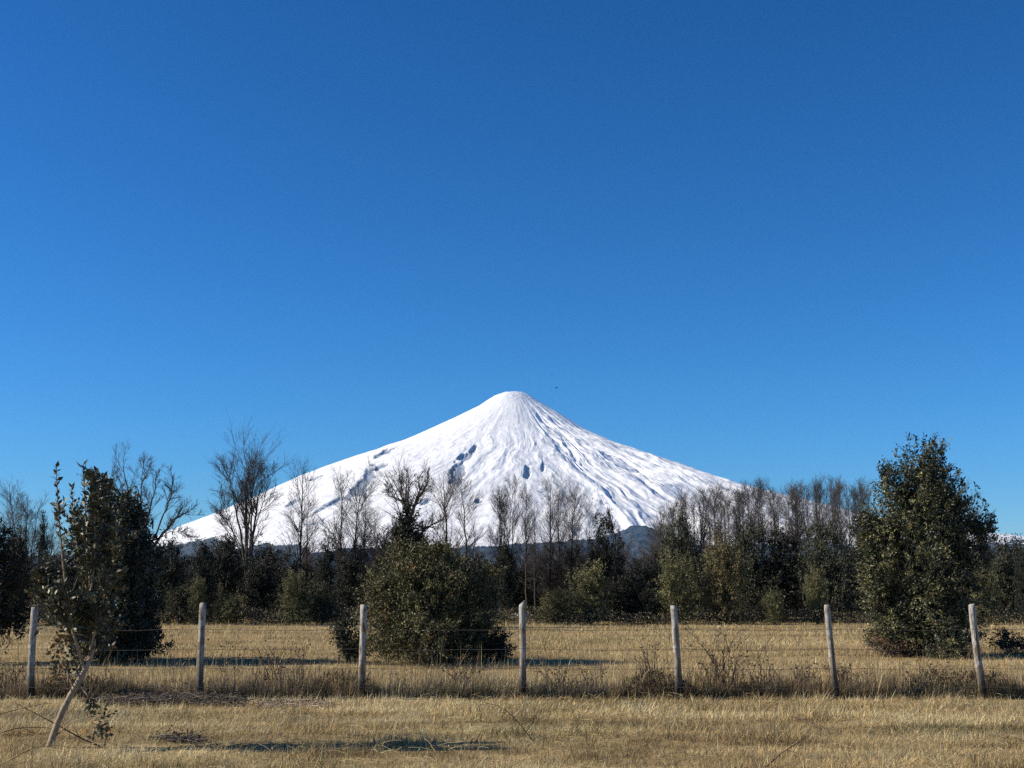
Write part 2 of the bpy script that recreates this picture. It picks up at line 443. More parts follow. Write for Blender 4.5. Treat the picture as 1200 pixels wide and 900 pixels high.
def make_volcano():
    c = at(604, 460, DV)[0]
    L = [(604, 459.5), (594, 460), (588, 461), (578, 465), (560, 477), (530, 492), (500, 505.5), (470, 518), (450, 524), (440, 528), (410, 537), (380, 547),
         (355, 556), (330, 567), (300, 581), (262, 597), (225, 611), (190, 626), (140, 641), (60, 657), (-40, 668), (-160, 678), (-300, 690)]
    R = [(604, 459.5), (613, 460), (620, 463), (628, 468), (640, 475), (660, 486), (690, 504), (720, 517), (750, 527.5), (780, 537.5), (810, 547), (840, 556.5),
         (860, 562), (900, 572), (1000, 597), (1100, 616), (1160, 625), (1200, 631), (1300, 645), (1450, 665), (1600, 680), (1700, 690)]
    rl, zl = profile(L, c); rr, zr = profile(R, c)
    nth, nr = 1000, 420
    front = np.linspace(math.radians(172), math.radians(368), nth)
    back = np.linspace(math.radians(8), math.radians(172), 60)[1:-1]
    th = np.concatenate([back, front])
    u = np.linspace(0, 1, nr)
    r = 40 + 8800 * (u ** 1.25)
    TH, RR = np.meshgrid(th, r)
    wR = 0.5 + 0.5 * np.cos(TH); wR = sstep(0.1, 0.9, wR)
    z = np.interp(RR, rl, zl) * (1 - wR) + np.interp(RR, rr, zr) * wR
    # the near side comes down faster, into the foothills
    fr = np.clip(-np.sin(TH), 0, 1)
    z = z - fr ** 1.3 * 420 * sstep(600, 5200, RR)
    # relief: gullies that run down the cone
    ca, sa = np.cos(TH), np.sin(TH)
    lr = np.log(RR + 260)
    warp = (fbm(ca * 6 + lr * 2, sa * 6 - lr * 3, 11, 4) - 0.5) * 0.35
    tw = TH + warp * sstep(200, 2500, RR) * 0.55
    g1 = ridged(tw * 9, lr * 1.8, 21, 3)
    g2 = ridged(tw * 26 + 3, lr * 3.2, 33, 4)
    g3 = ridged(tw * 80 + 9, lr * 9.0, 47, 3)
    X0 = c + RR * ca; Y0 = DV + RR * sa
    iso = fbm(X0 / 420, Y0 / 420, 61, 5)
    iso2 = ridged(X0 / 160, Y0 / 160, 67, 3)
    right = sstep(0.0, 0.5, ca)
    a = sstep(60, 900, RR)
    fade = 1 - 0.55 * sstep(6500, 8800, RR)
    rel = (g1 - 0.6) * (24 + 118 * right) * (0.35 + 0.65 * sstep(0, 1500, RR)) + (g2 - 0.6) * (8 + 56 * right) * (0.15 + 1.7 * sstep(0.35, 0.65, fbm(X0 / 900, Y0 / 900, 171, 3))) * sstep(100, 2200, RR) + (g3 - 0.6) * (8 + 16 * right) * sstep(300, 2600, RR) + (iso - 0.5) * 34 + (iso2 - 0.6) * 12
    z = z + rel * a * fade * (0.45 + 0.55 * sstep(300, 2500, RR)) * (1 - 0.6 * sstep(0.75, 0.98, np.abs(ca)))
    z = z - 32 * a * right - 46 * sstep(300, 3300, RR) * np.abs(ca) * (1 - sstep(4600, 6200, RR) * (ca > 0))
    # summit crater rim
    z = z - 25 * (1 - sstep(40, 90, RR)) + 8 * (fbm(X0 / 40, Y0 / 40, 5, 2) - 0.5) * (1 - a)
    P = np.stack([X0, Y0, z], -1)
    px, py = project(P)
    # shaded hollows painted as blue-grey patches, plus bare rock in the gullies
    rock_shade = np.zeros_like(z)
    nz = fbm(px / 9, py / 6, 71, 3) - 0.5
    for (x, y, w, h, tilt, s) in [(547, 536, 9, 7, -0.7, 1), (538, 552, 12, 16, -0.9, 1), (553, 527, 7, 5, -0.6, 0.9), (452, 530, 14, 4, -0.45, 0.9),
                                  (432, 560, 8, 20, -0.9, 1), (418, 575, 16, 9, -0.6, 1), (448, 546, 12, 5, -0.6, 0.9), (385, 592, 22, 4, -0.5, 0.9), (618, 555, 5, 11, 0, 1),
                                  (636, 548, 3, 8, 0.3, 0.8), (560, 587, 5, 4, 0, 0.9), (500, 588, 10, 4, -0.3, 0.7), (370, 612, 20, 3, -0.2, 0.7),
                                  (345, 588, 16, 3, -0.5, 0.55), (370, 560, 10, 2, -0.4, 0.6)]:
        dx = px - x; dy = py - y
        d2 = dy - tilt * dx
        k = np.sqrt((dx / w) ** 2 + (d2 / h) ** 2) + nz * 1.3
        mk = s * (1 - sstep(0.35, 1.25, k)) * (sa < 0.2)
        rock_shade = np.maximum(rock_shade, mk)
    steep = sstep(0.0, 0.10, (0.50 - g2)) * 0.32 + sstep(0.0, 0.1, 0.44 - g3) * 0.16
    rock_shade = np.clip(np.maximum(rock_shade, steep * sstep(1200, 3500, RR)), 0, 1)
    z = z - 35 * rock_shade * (rock_shade > 0.5)
    line = lerp(290, 440, np.clip(-ca, 0, 1) ** 2) ; line = np.where(ca > 0, lerp(330, 380, np.clip(ca, 0, 1)), line)
    forest = sstep(70, -70, z - line - 330 * (fbm(X0 / 450, Y0 / 700, 91, 5) - 0.5))
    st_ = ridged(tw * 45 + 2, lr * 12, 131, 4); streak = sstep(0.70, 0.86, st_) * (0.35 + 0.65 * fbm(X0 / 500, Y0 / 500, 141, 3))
    if 'DBG' in globals():
        qx, qy = project(np.stack([X0, Y0, z], -1))
        tp = sorted(L[::-1] + R)
        for xx in range(200, 900, 40):
            mm = np.abs(qx - xx) < 2; print('SIL', xx, round(float(np.interp(xx, [t[0] for t in tp], [t[1] for t in tp])), 1), round(float(qy[mm].min()), 1))
    V = np.stack([X0, Y0, z], -1).reshape(-1, 3)
    n = len(th)
    i = (np.arange(nr - 1)[:, None] * n + np.arange(n)[None, :])
    j = (np.arange(nr - 1)[:, None] * n + (np.arange(n) + 1)[None, :] % n)
    F = np.stack([i, i + n, j + n, j], -1).reshape(-1, 4)[:, ::-1]
    top = np.array([[c, DV, z[0].mean() - 5]])
    V = np.concatenate([V, top]); k = len(V) - 1
    F3 = np.stack([np.arange(n), (np.arange(n) + 1) % n, np.full(n, k)], 1)
    o = mesh_obj('snowy_volcano', V, [F3, F], M_snow, smooth=True, attrs={'rock_shade': np.append(rock_shade.ravel(), 0), 'forest': np.append(forest.ravel(), 0), 'streak': np.append(streak.ravel(), 0)})
    tag(o, 'snow covered cone shaped volcano rising behind the trees', kind='structure')
make_volcano()

def make_foothills():
    D = 8200.0
    pts = [(-400, 668), (0, 655), (120, 650), (190, 645), (240, 650), (300, 642), (360, 648), (420, 643), (520, 640), (560, 639), (600, 636), (640, 633), (690, 628), (720, 622), (735, 616),
           (750, 615), (765, 619), (780, 627), (800, 636), (850, 645), (950, 648), (1100, 650), (1200, 648), (1600, 665)]
    px = np.array([p[0] for p in pts], float); py = np.array([p[1] for p in pts], float)
    X = np.linspace(-5200, 5200, 700)
    ppx = X / D * F_PX / cp * 0.985 + CX
    top = np.array([at(a, b, D)[2] for a, b in zip(ppx, np.interp(ppx, px, py))])
    Yv = np.linspace(-1600, 1800, 90)
    XX, YY = np.meshgrid(X, Yv)
    prof = np.where(YY < 0, 1 - sstep(0, 1600, -YY) , 1 - 0.9 * sstep(0, 1800, YY))
    Z = top[None, :] * prof + (fbm(XX / 500, YY / 500, 5, 5) - 0.5) * 60 * prof + (fbm(XX / 45, YY / 45, 8, 2) - 0.5) * 30 + (fbm(XX / 18, YY / 25, 18, 2) - 0.5) * 26 - 16
    V = np.stack([XX, YY + D, Z], -1).reshape(-1, 3)
    nx = len(X); i = (np.arange(len(Yv) - 1)[:, None] * nx + np.arange(nx - 1)[None, :]).ravel()
    F = np.stack([i, i + 1, i + nx + 1, i + nx], 1)
    tag(mesh_obj('foothills', V, F, M_forest, smooth=True), 'dark forested foothills below the volcano', kind='structure')
make_foothills()

# ------------------------------------------------------------------ grass
def grass(name, rng, X, Y, h, w, lean, cols, label, tall=False, parent=None):
    n = len(X)
    Z = gz(X, Y) - 0.01
    a = rng.uniform(0, 2 * math.pi, n)
    s = np.stack([np.cos(a), np.sin(a) * 0.6, np.zeros(n)], 1) * (w / 2)[:, None]
    base = np.stack([X, Y, Z], 1)
    la = rng.uniform(0, 2 * math.pi, n)
    ld = np.stack([np.cos(la) + 0.35, np.sin(la), np.zeros(n)], 1) * (lean * h)[:, None]
    tip = base + ld + np.array([0, 0, 1.0]) * (h * np.sqrt(np.clip(1 - 0.6 * lean ** 2, 0.1, 1)))[:, None]
    if tall:
        mid = base + ld * 0.28 + np.array([0, 0, 0.55]) * h[:, None]
        V = np.stack([base - s, base + s, mid + s * 0.8, mid - s * 0.8, tip], 1).reshape(-1, 3)
        o5 = np.arange(n)[:, None] * 5
        F4 = o5 + np.array([0, 1, 2, 3]); F3 = o5 + np.array([3, 2, 4])
        C = np.repeat(cols, 5, axis=0); F = [F3, F4]
    else:
        V = np.stack([base - s, base + s, tip], 1).reshape(-1, 3)
        F = [np.arange(3 * n).reshape(n, 3)]
        C = np.repeat(cols, 3, axis=0)
    o = mesh_obj(name, V, F, M_grass, cols=C, parent=parent)
    tag(o, label, 'grass' if parent is None else None, kind='stuff')
    return o

STRAW = np.array([0.63, 0.455, 0.200]); PALE = np.array([0.76, 0.60, 0.34]); BROWN = np.array([0.26, 0.18, 0.10]); GREY = np.array([0.27, 0.24, 0.19])
OLIVE_G = np.array([0.17, 0.16, 0.07])

def grass_cols(rng, X, Y, n, wts, var=0.25, patch=0.35, sc=0.6, seed=5):
    pal = np.stack([STRAW, PALE, BROWN, GREY, OLIVE_G])
    p = fbm(X * sc, Y * sc * 2.4, seed, 3)
    w = np.array(wts, float)
    W = np.tile(w, (n, 1))
    W[:, 2] *= np.exp((0.5 - p) * 6 * patch * 2); W[:, 4] *= np.exp((0.5 - fbm(X * .4, Y * .9, seed + 9, 3)) * 8)
    W[:, 1] *= np.exp((p - 0.5) * 6 * patch * 2)
    W /= W.sum(1, keepdims=True)
    cs = np.cumsum(W, 1); r = rng.uniform(size=(n, 1))
    idx = (r > cs).sum(1).clip(0, 4)
    C = pal[idx] * np.exp(rng.normal(0, var, (n, 1))) * (0.82 + 0.36 * p[:, None])
    return np.clip(C, 0.01, 0.85)

FENCE_Y = 18.35
def wedge(rng, n, y0, y1, margin=1.4, power=1.0):
    Y = y0 + (y1 - y0) * rng.uniform(size=n) ** power
    X = rng.uniform(-1, 1, n) * (Y * 0.41 + margin)
    return X, Y

def make_grass():
    rng = np.random.default_rng(4)
    # mown strip in front of the fence
    n = 560000
    X, Y = wedge(rng, n, 7.6, FENCE_Y - 0.05, 2.6)
    cl = fbm(X * 3.0, Y * 5.0, 17, 3); band = fbm(X * 0.25, Y * 2.6, 23, 3)
    keep = rng.uniform(size=n) < 0.25 + 1.1 * sstep(0.32, 0.6, cl)
    X, Y, cl, band = X[keep], Y[keep], cl[keep], band[keep]; n = len(X)
    h = 0.018 + 0.045 * rng.gamma(2.2, 0.45, n) * (0.45 + 0.9 * cl) * (0.7 + 0.6 * band)
    h = h * (1 + 1.3 * sstep(0.62, 0.78, fbm(X * 1.1, Y * 1.7, 301, 3)))
    h = np.clip(h, 0.012, 0.22)
    lean = np.clip(rng.normal(0.75, 0.4, n), 0.05, 1.5)
    w = rng.uniform(0.004, 0.009, n) * (Y / 14)
    C = grass_cols(rng, X, Y, n, (1.0, 0.75, 0.22, 0.22, 0.30), patch=0.6)
    dark = sstep(0.58, 0.36, band)[:, None]
    C = C * (1 - 0.45 * dark)
    grass('mown_grass', rng, X, Y, h, w, lean, C, 'short mown dry grass in front of the fence')
    # long unmown strip along the fence
    n = 80000
    Y = FENCE_Y + 0.0 + rng.gamma(1.3, 0.5, n); X = rng.uniform(-1, 1, n) * (Y * 0.41 + 1.4)
    Y += (fbm(X * 1.2, X * 0, 77, 3) - 0.5) * 0.35
    cl = fbm(X * 1.6, Y * 1.5, 41, 3)
    h = (0.05 + 0.21 * rng.gamma(3, 0.28, n) * (0.25 + 1.3 * cl)) * np.exp(-(Y - FENCE_Y) * 0.45); h = np.clip(h, 0.05, 0.6)
    C = grass_cols(rng, X, Y, n, (0.6, 0.16, 0.95, 0.9, 0.25), patch=0.6, seed=29) * 0.72
    grass('long_grass', rng, X, Y, h, rng.uniform(0.004, 0.008, n) * 1.3, np.clip(rng.normal(0.35, 0.25, n), 0.02, 1.1), C, 'long unmown grass standing along the foot of the fence', tall=True)
    # dark tangle of old leaves and stems at the foot of the fence
    n = 42000
    X = rng.uniform(-9.5, 9.5, n); Y = FENCE_Y + 0.02 + rng.gamma(1.4, 0.22, n)
    dn = fbm(X * 0.9, X * 0 + 3, 211, 4); k = rng.uniform(size=n) < sstep(0.36, 0.62, dn + 0.05 * (X > -3))
    X, Y, dn = X[k], Y[k], dn[k]; n = len(X)
    hh = rng.uniform(0, 1, n) ** 1.5 * (0.08 + 0.28 * sstep(0.42, 0.7, dn + 0.15 * (fbm(X * 4, Y * 2, 8, 2) - .5)))
    P = np.stack([X, Y, hh + 0.01], 1)
    cc = np.where(rng.uniform(size=(n, 1)) < 0.3, np.array([0.045, 0.045, 0.026]), np.array([0.10, 0.072, 0.042]))
    V, F, C = leaves(rng, P, rng.normal(0, .5, (n, 3)) + [0, 0, .8], rng.uniform(.03, .11, n), rng.uniform(.004, .02, n), cc, 0.35)
    tag(mesh_obj('fence_undergrowth', V, F, M_grass, cols=C), 'dark tangle of old weeds along the foot of the fence', 'weeds', kind='stuff')
    # pasture behind
    n = 330000
    X, Y = wedge(rng, n, 19.2, 54.0, 2.0, 1.25)
    cl = fbm(X * 0.9, Y * 1.2, 51, 4); band = fbm(X * 0.06, Y * 0.7, 57, 3)
    keep = rng.uniform(size=n) < 0.2 + 1.2 * sstep(0.3, 0.6, cl)
    X, Y, cl, band = X[keep], Y[keep], cl[keep], band[keep]; n = len(X)
    h = (0.04 + 0.085 * rng.gamma(2.5, 0.35, n) * (0.4 + cl)) * (0.65 + 0.7 * band) * 0.72
    C = grass_cols(rng, X, Y, n, (1.0, 0.28, 0.4, 0.45, 0.32), patch=0.4, sc=0.25, seed=63)
    grass('pasture_grass', rng, X, Y, np.clip(h, 0.03, 0.35), rng.uniform(0.006, 0.011, n) * (Y / 24), np.clip(rng.normal(0.5, 0.3, n), 0.02, 1.3), C, 'rough dry pasture grass between the fence and the trees')
    # thin seed stalks standing above the rest
    n = 3600
    X, Y = wedge(rng, n, FENCE_Y, 50, 2.0, 1.8)
    h = rng.uniform(0.3, 0.95, n) * np.where(Y > 22, 0.35, 0.8)
    C = grass_cols(rng, X, Y, n, (0.6, 0.35, 1.0, 0.9, 0.0), seed=83)
    grass('seed_stalks', rng, X, Y, h, np.full(n, 0.006) * (Y / 20), np.clip(rng.normal(0.2, 0.15, n), 0.0, 0.7), C, 'thin dry seed stalks standing above the long grass', tall=True)
    # loose straw lying about
    n = 1900
    X, Y = wedge(rng, n, 9.3, FENCE_Y)
    a = rng.uniform(0, math.pi, n) ; ln = rng.uniform(0.06, 0.24, n)
    P0 = np.stack([X, Y, gz(X, Y) + rng.uniform(0.03, 0.09, n)], 1)
    d = np.stack([np.cos(a), np.sin(a) * 0.6, rng.normal(0.1, 0.18, n)], 1)
    P = np.stack([P0, P0 + d * (ln / 2)[:, None] + np.array([0, 0, .012]), P0 + d * ln[:, None]], 1)
    V, q = tubes(P, np.full((n, 3), 0.0018), 3)
    C = np.repeat(grass_cols(rng, X, Y, n, (1, 1.2, 0.5, 0.2, 0), seed=3), 9, axis=0)
    tag(mesh_obj('loose_straw', V, q, M_grass, cols=C), 'loose straw scattered over the mown grass', 'straw', kind='stuff')
make_grass()

# ------------------------------------------------------------------ fence
def make_fence():
    posts = [(41, 710, 36, 815, 'sawn round post half hidden by the laurel sapling'), (237, 707, 235, 812, None), (425, 709, 424, 818, None), (611.5, 706, 612, 812, 'post with a slanting sawn top'),
             (790, 710, 795, 817, 'post with peeling bark patches on its lower half'), (970, 709, 979, 815, None), (1139, 708, 1152.5, 812, 'post leaning to the left'),
             (-150, 711, -160, 815, None), (1322, 708, 1340, 812, None)]
    root = thing('wire_fence', (0, FENCE_Y, 0), 'wire fence on round whitewashed wooden posts crossing the dry field', 'fence')
    rng = np.random.default_rng(8)
    tops = []
    for k, (tx, ty, bx, by, lab) in enumerate(posts):
        b = at(bx, by, FENCE_Y); b[2] = -0.05
        t = at(tx, ty, FENCE_Y)
        N, K = 20, 14
        ax = (t - b); H = np.linalg.norm(ax); ax /= H
        u = unit(np.cross(ax, [0, 1, 0])); v = np.cross(ax, u)
        rad = rng.uniform(0.046, 0.056)
        V = []
        for i in range(N):
            s = i / (N - 1)
            for j in range(K):
                a = 2 * math.pi * j / K
                rr = rad * (1.03 - 0.10 * s) * (1 + 0.10 * (vnoise(j * 0.9 + k * 7, s * 7, 3) - 0.5) + 0.05 * math.cos(2 * a + k) - 0.05 * (vnoise(j * 2.1, s * 25 + k, 6) > 0.8))
                bend = 0.012 * math.sin(s * 3.0 + k)
                zoff = 0
                if i == N - 1: zoff = (-0.035 if k == 3 else -0.006 - 0.01 * rng.uniform()) * math.cos(a + (0 if k == 3 else k))
                if i == N - 1: rr *= 0.9
                p = ax * (s * H + zoff) + u * (math.cos(a) * rr + bend) + v * math.sin(a) * rr
                V.append(p)
        V.append(ax * H + u * 0.012 * math.sin(3.0 + k))
        V = np.array(V)
        F = [[i * K + j, i * K + (j + 1) % K, (i + 1) * K + (j + 1) % K, (i + 1) * K + j] for i in range(N - 1) for j in range(K)]
        F3 = [[(N - 1) * K + j, (N - 1) * K + (j + 1) % K, N * K] for j in range(K)]
        o = mesh_obj('post', V, [np.array(F), np.array(F3)], M_post, root, smooth=True)
        o.location = tuple(b - np.array([0, FENCE_Y, 0]))
        if lab: o['label'] = lab
        tops.append((b, ax, H, k))
    tops.sort(key=lambda q: q[0][0])
    # wires: strung on the camera side face of the posts
    for wi, py in enumerate((737, 760, 782.5, 805)):
        z = at(600, py, FENCE_Y)[2]
        pts = []
        for (b, ax, H, k) in tops:
            s = (z - b[2]) / ax[2]
            pts.append(b + ax * s + np.array([0, -0.072, 0]))
        path = []
        for a, c in zip(pts[:-1], pts[1:]):
            for t in np.linspace(0, 1, 9)[:-1]:
                p = a * (1 - t) + c * t; p = p.copy(); p[2] -= 0.018 * 4 * t * (1 - t) * (0.5 + rng.uniform()); path.append(p)
        path.append(pts[-1])
        P = np.array(path)[None]
        V, q = tubes(P, np.full(P.shape[:2], 0.0029), 5)
        # barbs
        A = Acc(); A.add(V, q)
        Q = np.array(path)
        m = 130; t = rng.uniform(0, len(Q) - 1.001, m); i0 = t.astype(int); C = Q[i0] + (Q[i0 + 1] - Q[i0]) * (t - i0)[:, None]
        d = rng.normal(size=(m, 3)) * 0.011
        bp = np.stack([C - d, C, C + d], 1); V2, q2 = tubes(bp, np.full((m, 3), 0.0016), 3); A.add(V2, q2)
        o = A.build('wire', M_wire, root, loc=(0, FENCE_Y, 0))
        if wi == 3: o['label'] = 'lowest wire, half buried in the long grass'
make_fence()

# ------------------------------------------------------------------ leafy trees and bushes
DARK = np.array([0.027, 0.031, 0.020]); OLIVE = np.array([0.104, 0.100, 0.044]); GREEN = np.array([0.046, 0.049, 0.028]); RUST = np.array([0.17, 0.115, 0.05])
BARKG = np.array([0.30, 0.24, 0.175]); BARKD = np.array([0.10, 0.085, 0.07])

def crown(rng, lobes, ncl, nlf, crad, L, W, col, var=0.3, shell=0.5, up=0.35, col2=None, col2frac=0.0, drop=0.0, bumpy=0.30, core=0.28):
    """leaf clumps spread through ellipsoid lobes (cx,cy,cz,rx,ry,rz); returns V,F,C and the clump centres"""
    lb = np.array(lobes, float)
    vol = (lb[:, 3] * lb[:, 4] * lb[:, 5]) ** 0.75; pr = vol / vol.sum()
    k = rng.choice(len(lb), ncl, p=pr)
    d = unit(rng.normal(size=(ncl, 3)))
    rr = shell + (1 - shell) * rng.uniform(size=ncl) ** 0.6
    inner = rng.uniform(size=ncl) < core
    rr = np.where(inner, rng.uniform(0.1, 0.75, ncl), rr)
    bump = 1 + bumpy * (vnoise(d[:, 0] * 2.6 + k * 3.1, d[:, 2] * 2.6 + d[:, 1] * 1.7, int(rng.integers(999))) - 0.5) * 2
    C = lb[k, :3] + d * lb[k, 3:] * (rr * bump)[:, None]
    C[:, 2] = np.maximum(C[:, 2], 0.06 + rng.uniform(0, 0.1, ncl))
    # each clump: a short spray of leaves pointing outward and up
    ax = unit(d + np.array([0, 0, up]) + rng.normal(0, 0.35, (ncl, 3)))
    m = ncl * nlf
    ci = np.repeat(np.arange(ncl), nlf)
    s = rng.uniform(-1, 1, m)
    cr = crad * np.exp(rng.normal(0, 0.3, ncl))
    P = C[ci] + ax[ci] * (s * cr[ci])[:, None] + rng.normal(0, 1, (m, 3)) * (cr[ci] * 0.33)[:, None]
    D = unit(ax[ci] * 0.7 + rng.normal(0, 0.75, (m, 3)) - np.array([0, 0, drop]))
    cc = np.exp(rng.normal(0, 0.22, (ncl, 1)))
    base = np.tile(col, (ncl, 1)) * cc
    if col2 is not None:
        mk = rng.uniform(size=ncl) < col2frac; base[mk] = col2 * cc[mk]
    P[:, 2] = np.maximum(P[:, 2], 0.03)
    big = np.where(inner[ci], 1.3, 1.0)      # inner leaves enlarged to block light and darken the crown
    V, F, Cc = leaves(rng, P, D, big * L * np.exp(rng.normal(0, 0.32, m)), big * W * np.exp(rng.normal(0, 0.25, m)), base[ci], var)
    return V, F, Cc, C, ax

def limbs(rng, base, targets, r0, nseg=7, wig=0.06, r1=0.12, upfirst=0.35):
    """curved limbs from the base point to each target"""
    n = len(targets); T = np.asarray(targets, float)
    t = np.linspace(0, 1, nseg)[None, :, None]
    B = np.asarray(base, float)[None, None, :]
    mid = B * (1 - upfirst) + T[:, None, :] * upfirst; mid = mid.copy(); mid[:, :, 2] = B[..., 2] + (T[:, None, 2] - B[..., 2]) * (upfirst + 0.2)
    P = (1 - t) ** 2 * B + 2 * t * (1 - t) * mid + t * t * T[:, None, :]
    ln = np.linalg.norm(T - B[0], axis=1)[:, None, None]
    P = P + rng.normal(0, 1, P.shape) * wig * ln * (t * (1 - t) * 4) * 0.5
    R = r0 * (1 - np.linspace(0, 1, nseg)[None, :] * (1 - r1)) * np.ones((n, 1))
    return P, R

def px_lobes(lst, Y0, dz=1.0):
    out = []
    for l in lst:
        px, py, hw, hh = l[:4]; dy = l[4] if len(l) > 4 else 0.0
        Y = Y0 + dy
        c = at(px, py, Y); s = Y / F_PX
        out.append((c[0], c[1], c[2], hw * s, hw * s * dz, hh * s))
    return out

def leafy(name, label, cat, lobes, base, seed, ncl, nlf, crad, L, W, col, group=None, trunk_r=0.05, nl=10, mat=None, extra=None, barkc=None, ntw=400, **kw):
    rng = np.random.default_rng(seed)
    root = thing(name, base, label, cat, group)
    V, F, C, cc, ax = crown(rng, lobes, ncl, nlf, crad, L, W, col, **kw)
    if extra is not None:
        V2, F2, C2 = extra(rng); F = np.concatenate([F, F2 + len(V)]); V = np.concatenate([V, V2]); C = np.concatenate([C, C2])
    o = mesh_obj('foliage', V, F, mat or M_leaf, root, cols=C, matrix_loc=base); o['kind'] = 'stuff'
    lb = np.array(lobes)
    b = np.array(base, float); b[2] -= 0.05
    sel = cc[rng.choice(len(cc), nl)]
    tg = b + (sel - b) * 0.85
    P, R = limbs(rng, b, tg, trunk_r, upfirst=0.4)
    V1, q1 = tubes(P, R, 6)
    mesh_obj('trunk', V1, q1, M_bark, root, smooth=True, cols=np.tile(barkc if barkc is not None else BARKD, (len(V1), 1)), matrix_loc=base)
    # twigs feeding the clumps
    ntw = min(ntw, len(cc)); si = rng.choice(len(cc), ntw, replace=False)
    inn = cc[si] - ax[si] * crad * 4 - np.array([0, 0, crad * 2]); inn[:, 2] = np.maximum(inn[:, 2], 0.05)
    P = np.stack([inn, (inn + cc[si]) / 2 + rng.normal(0, 0.2 * crad, (ntw, 3)), cc[si] + ax[si] * crad], 1)
    R = np.tile(np.array([0.010, 0.006, 0.002])[None] * max(0.6, crad / 0.14), (ntw, 1))
    V2, q2 = tubes(P, R, 3)
    mesh_obj('twigs', V2, q2, M_twig, root, cols=np.tile((barkc if barkc is not None else BARKD) * 1.2, (len(V2), 1)), matrix_loc=base)['kind'] = 'stuff'
    return root

def shoots_extra(tips, Y0, nleaf, L, W, col, down=22):
    """leafy leader shoots at the top of a crown: tips in (px,py,len_px)"""
    def f(rng):
        Vs = []; Fs = []; Cs = []; n0 = 0
        for (px, py, ln) in tips:
            a = at(px, py, Y0); b = at(px + rng.normal(0, 2), py + ln, Y0)
            t = rng.uniform(0, 1, nleaf) ** 0.8
            P = a + (b - a) * t[:, None] + rng.normal(0, 0.03, (nleaf, 3)) * (0.3 + t[:, None] * 2.2)
            D = rng.normal(0, 0.7, (nleaf, 3)) + np.array([0, 0, 0.8])
            V, F, C = leaves(rng, P, D, L * np.exp(rng.normal(0, .15, nleaf)), np.full(nleaf, W), col, 0.3)
            Vs.append(V); Fs.append(F + n0); Cs.append(C); n0 += len(V)
        return np.concatenate(Vs), np.concatenate(Fs), np.concatenate(Cs)
    return f

# --- rounded bush in the middle of the field, behind the third post
yB = gdist(776)
leafy('round_bush', 'large rounded olive green bush in the field between third and fourth posts', 'bush',
      px_lobes([(494, 694, 60, 50), (478, 668, 34, 34, -.3), (522, 668, 28, 24), (455, 705, 30, 42, -.2), (540, 705, 38, 48), (500, 735, 70, 34), (560, 704, 20, 40), (470, 740, 40, 30, -.5), (550, 745, 34, 26),
                (440, 690, 16, 22, -.3), (578, 668, 10, 10), (508, 645, 26, 14), (470, 645, 16, 12), (498, 757, 58, 18)], yB, 1.9),
      ground(508, 776), 101, 3000, 30, 0.10, 0.050, 0.021, np.array([0.084, 0.082, 0.034]), trunk_r=0.045, nl=16, ntw=900, shell=0.62, col2=RUST * .8, col2frac=0.07, bumpy=0.45, core=0.55,
      extra=shoots_extra([(430, 672, 30), (446, 655, 24), (462, 634, 26), (480, 630, 26), (498, 627, 24), (516, 632, 26), (536, 634, 24), (556, 648, 26), (576, 655, 26), (592, 672, 24), (424, 700, 20), (420, 716, 16), (596, 700, 18)], yB, 34, 0.062, 0.026, np.array([0.085, 0.078, 0.034])))
# low shrubs at its foot
leafy('small_bush', 'small dark leafy shrub to the left of the third fence post', 'bush', px_lobes([(406, 748, 14, 22), (416, 762, 16, 12), (398, 738, 7, 10)], yB - 0.8),
      ground(408, 772), 102, 120, 18, 0.09, 0.06, 0.03, DARK * 1.3, trunk_r=0.015, nl=6, ntw=60)
leafy('small_bush', 'low dark shrub at the right foot of the large rounded bush', 'bush', px_lobes([(584, 755, 12, 16), (592, 764, 10, 8), (572, 760, 12, 12)], yB - 0.3),
      ground(584, 774), 103, 110, 18, 0.08, 0.06, 0.028, DARK * 1.4, trunk_r=0.015, nl=6, ntw=60)

leafy('evergreen_tree', 'black green pointed evergreen poking above the large rounded bush', 'tree',
      px_lobes([(478, 622, 20, 16), (478, 606, 13, 13), (479, 594, 6, 8), (478, 650, 24, 30), (466, 628, 9, 9), (490, 630, 10, 9), (478, 690, 26, 34)], 48.0, 0.9),
      at(478, 700, 48.0) * np.array([1, 1, 0]), 104, 900, 22, 0.12, 0.075, 0.035, DARK * 0.8, trunk_r=0.07, nl=10, ntw=150)

# --- tall evergreen on the right
yC = gdist(769)
leafy('evergreen_tree', 'tall dark conical evergreen with pointed shoots behind the last two fence posts', 'tree',
      px_lobes([(1082, 690, 62, 70), (1080, 612, 44, 52), (1084, 556, 26, 36), (1062, 578, 24, 38), (1104, 575, 18, 36), (1042, 640, 32, 56), (1022, 625, 16, 20), (1030, 690, 24, 46), (1118, 600, 20, 40, .3),
                (1128, 650, 30, 46), (1148, 622, 14, 30), (1078, 735, 52, 32), (1116, 735, 30, 34), (1048, 735, 26, 26), (1040, 560, 8, 18), (1020, 655, 16, 24), (1010, 610, 8, 8), (1075, 752, 48, 16)], yC, 1.2),
      ground(1080, 769), 111, 4200, 30, 0.105, 0.056, 0.028, np.array([0.042, 0.050, 0.028]), trunk_r=0.07, nl=18, ntw=1200, shell=0.55, mat=M_leaf_gloss, col2=OLIVE * 1.15, col2frac=0.38, bumpy=0.6, core=0.36,
      extra=shoots_extra([(1083, 508, 40), (1097, 507, 45), (1066, 515, 40), (1050, 521, 45), (1034, 532, 40), (1105, 530, 30), (1128, 560, 35), (1144, 566, 40), (1154, 583, 40), (1165, 600, 30), (1115, 560, 30),
                          (1162, 612, 20), (1074, 512, 30), (1090, 515, 30), (1002, 606, 16)], yC, 60, 0.085, 0.042, DARK * 1.3))
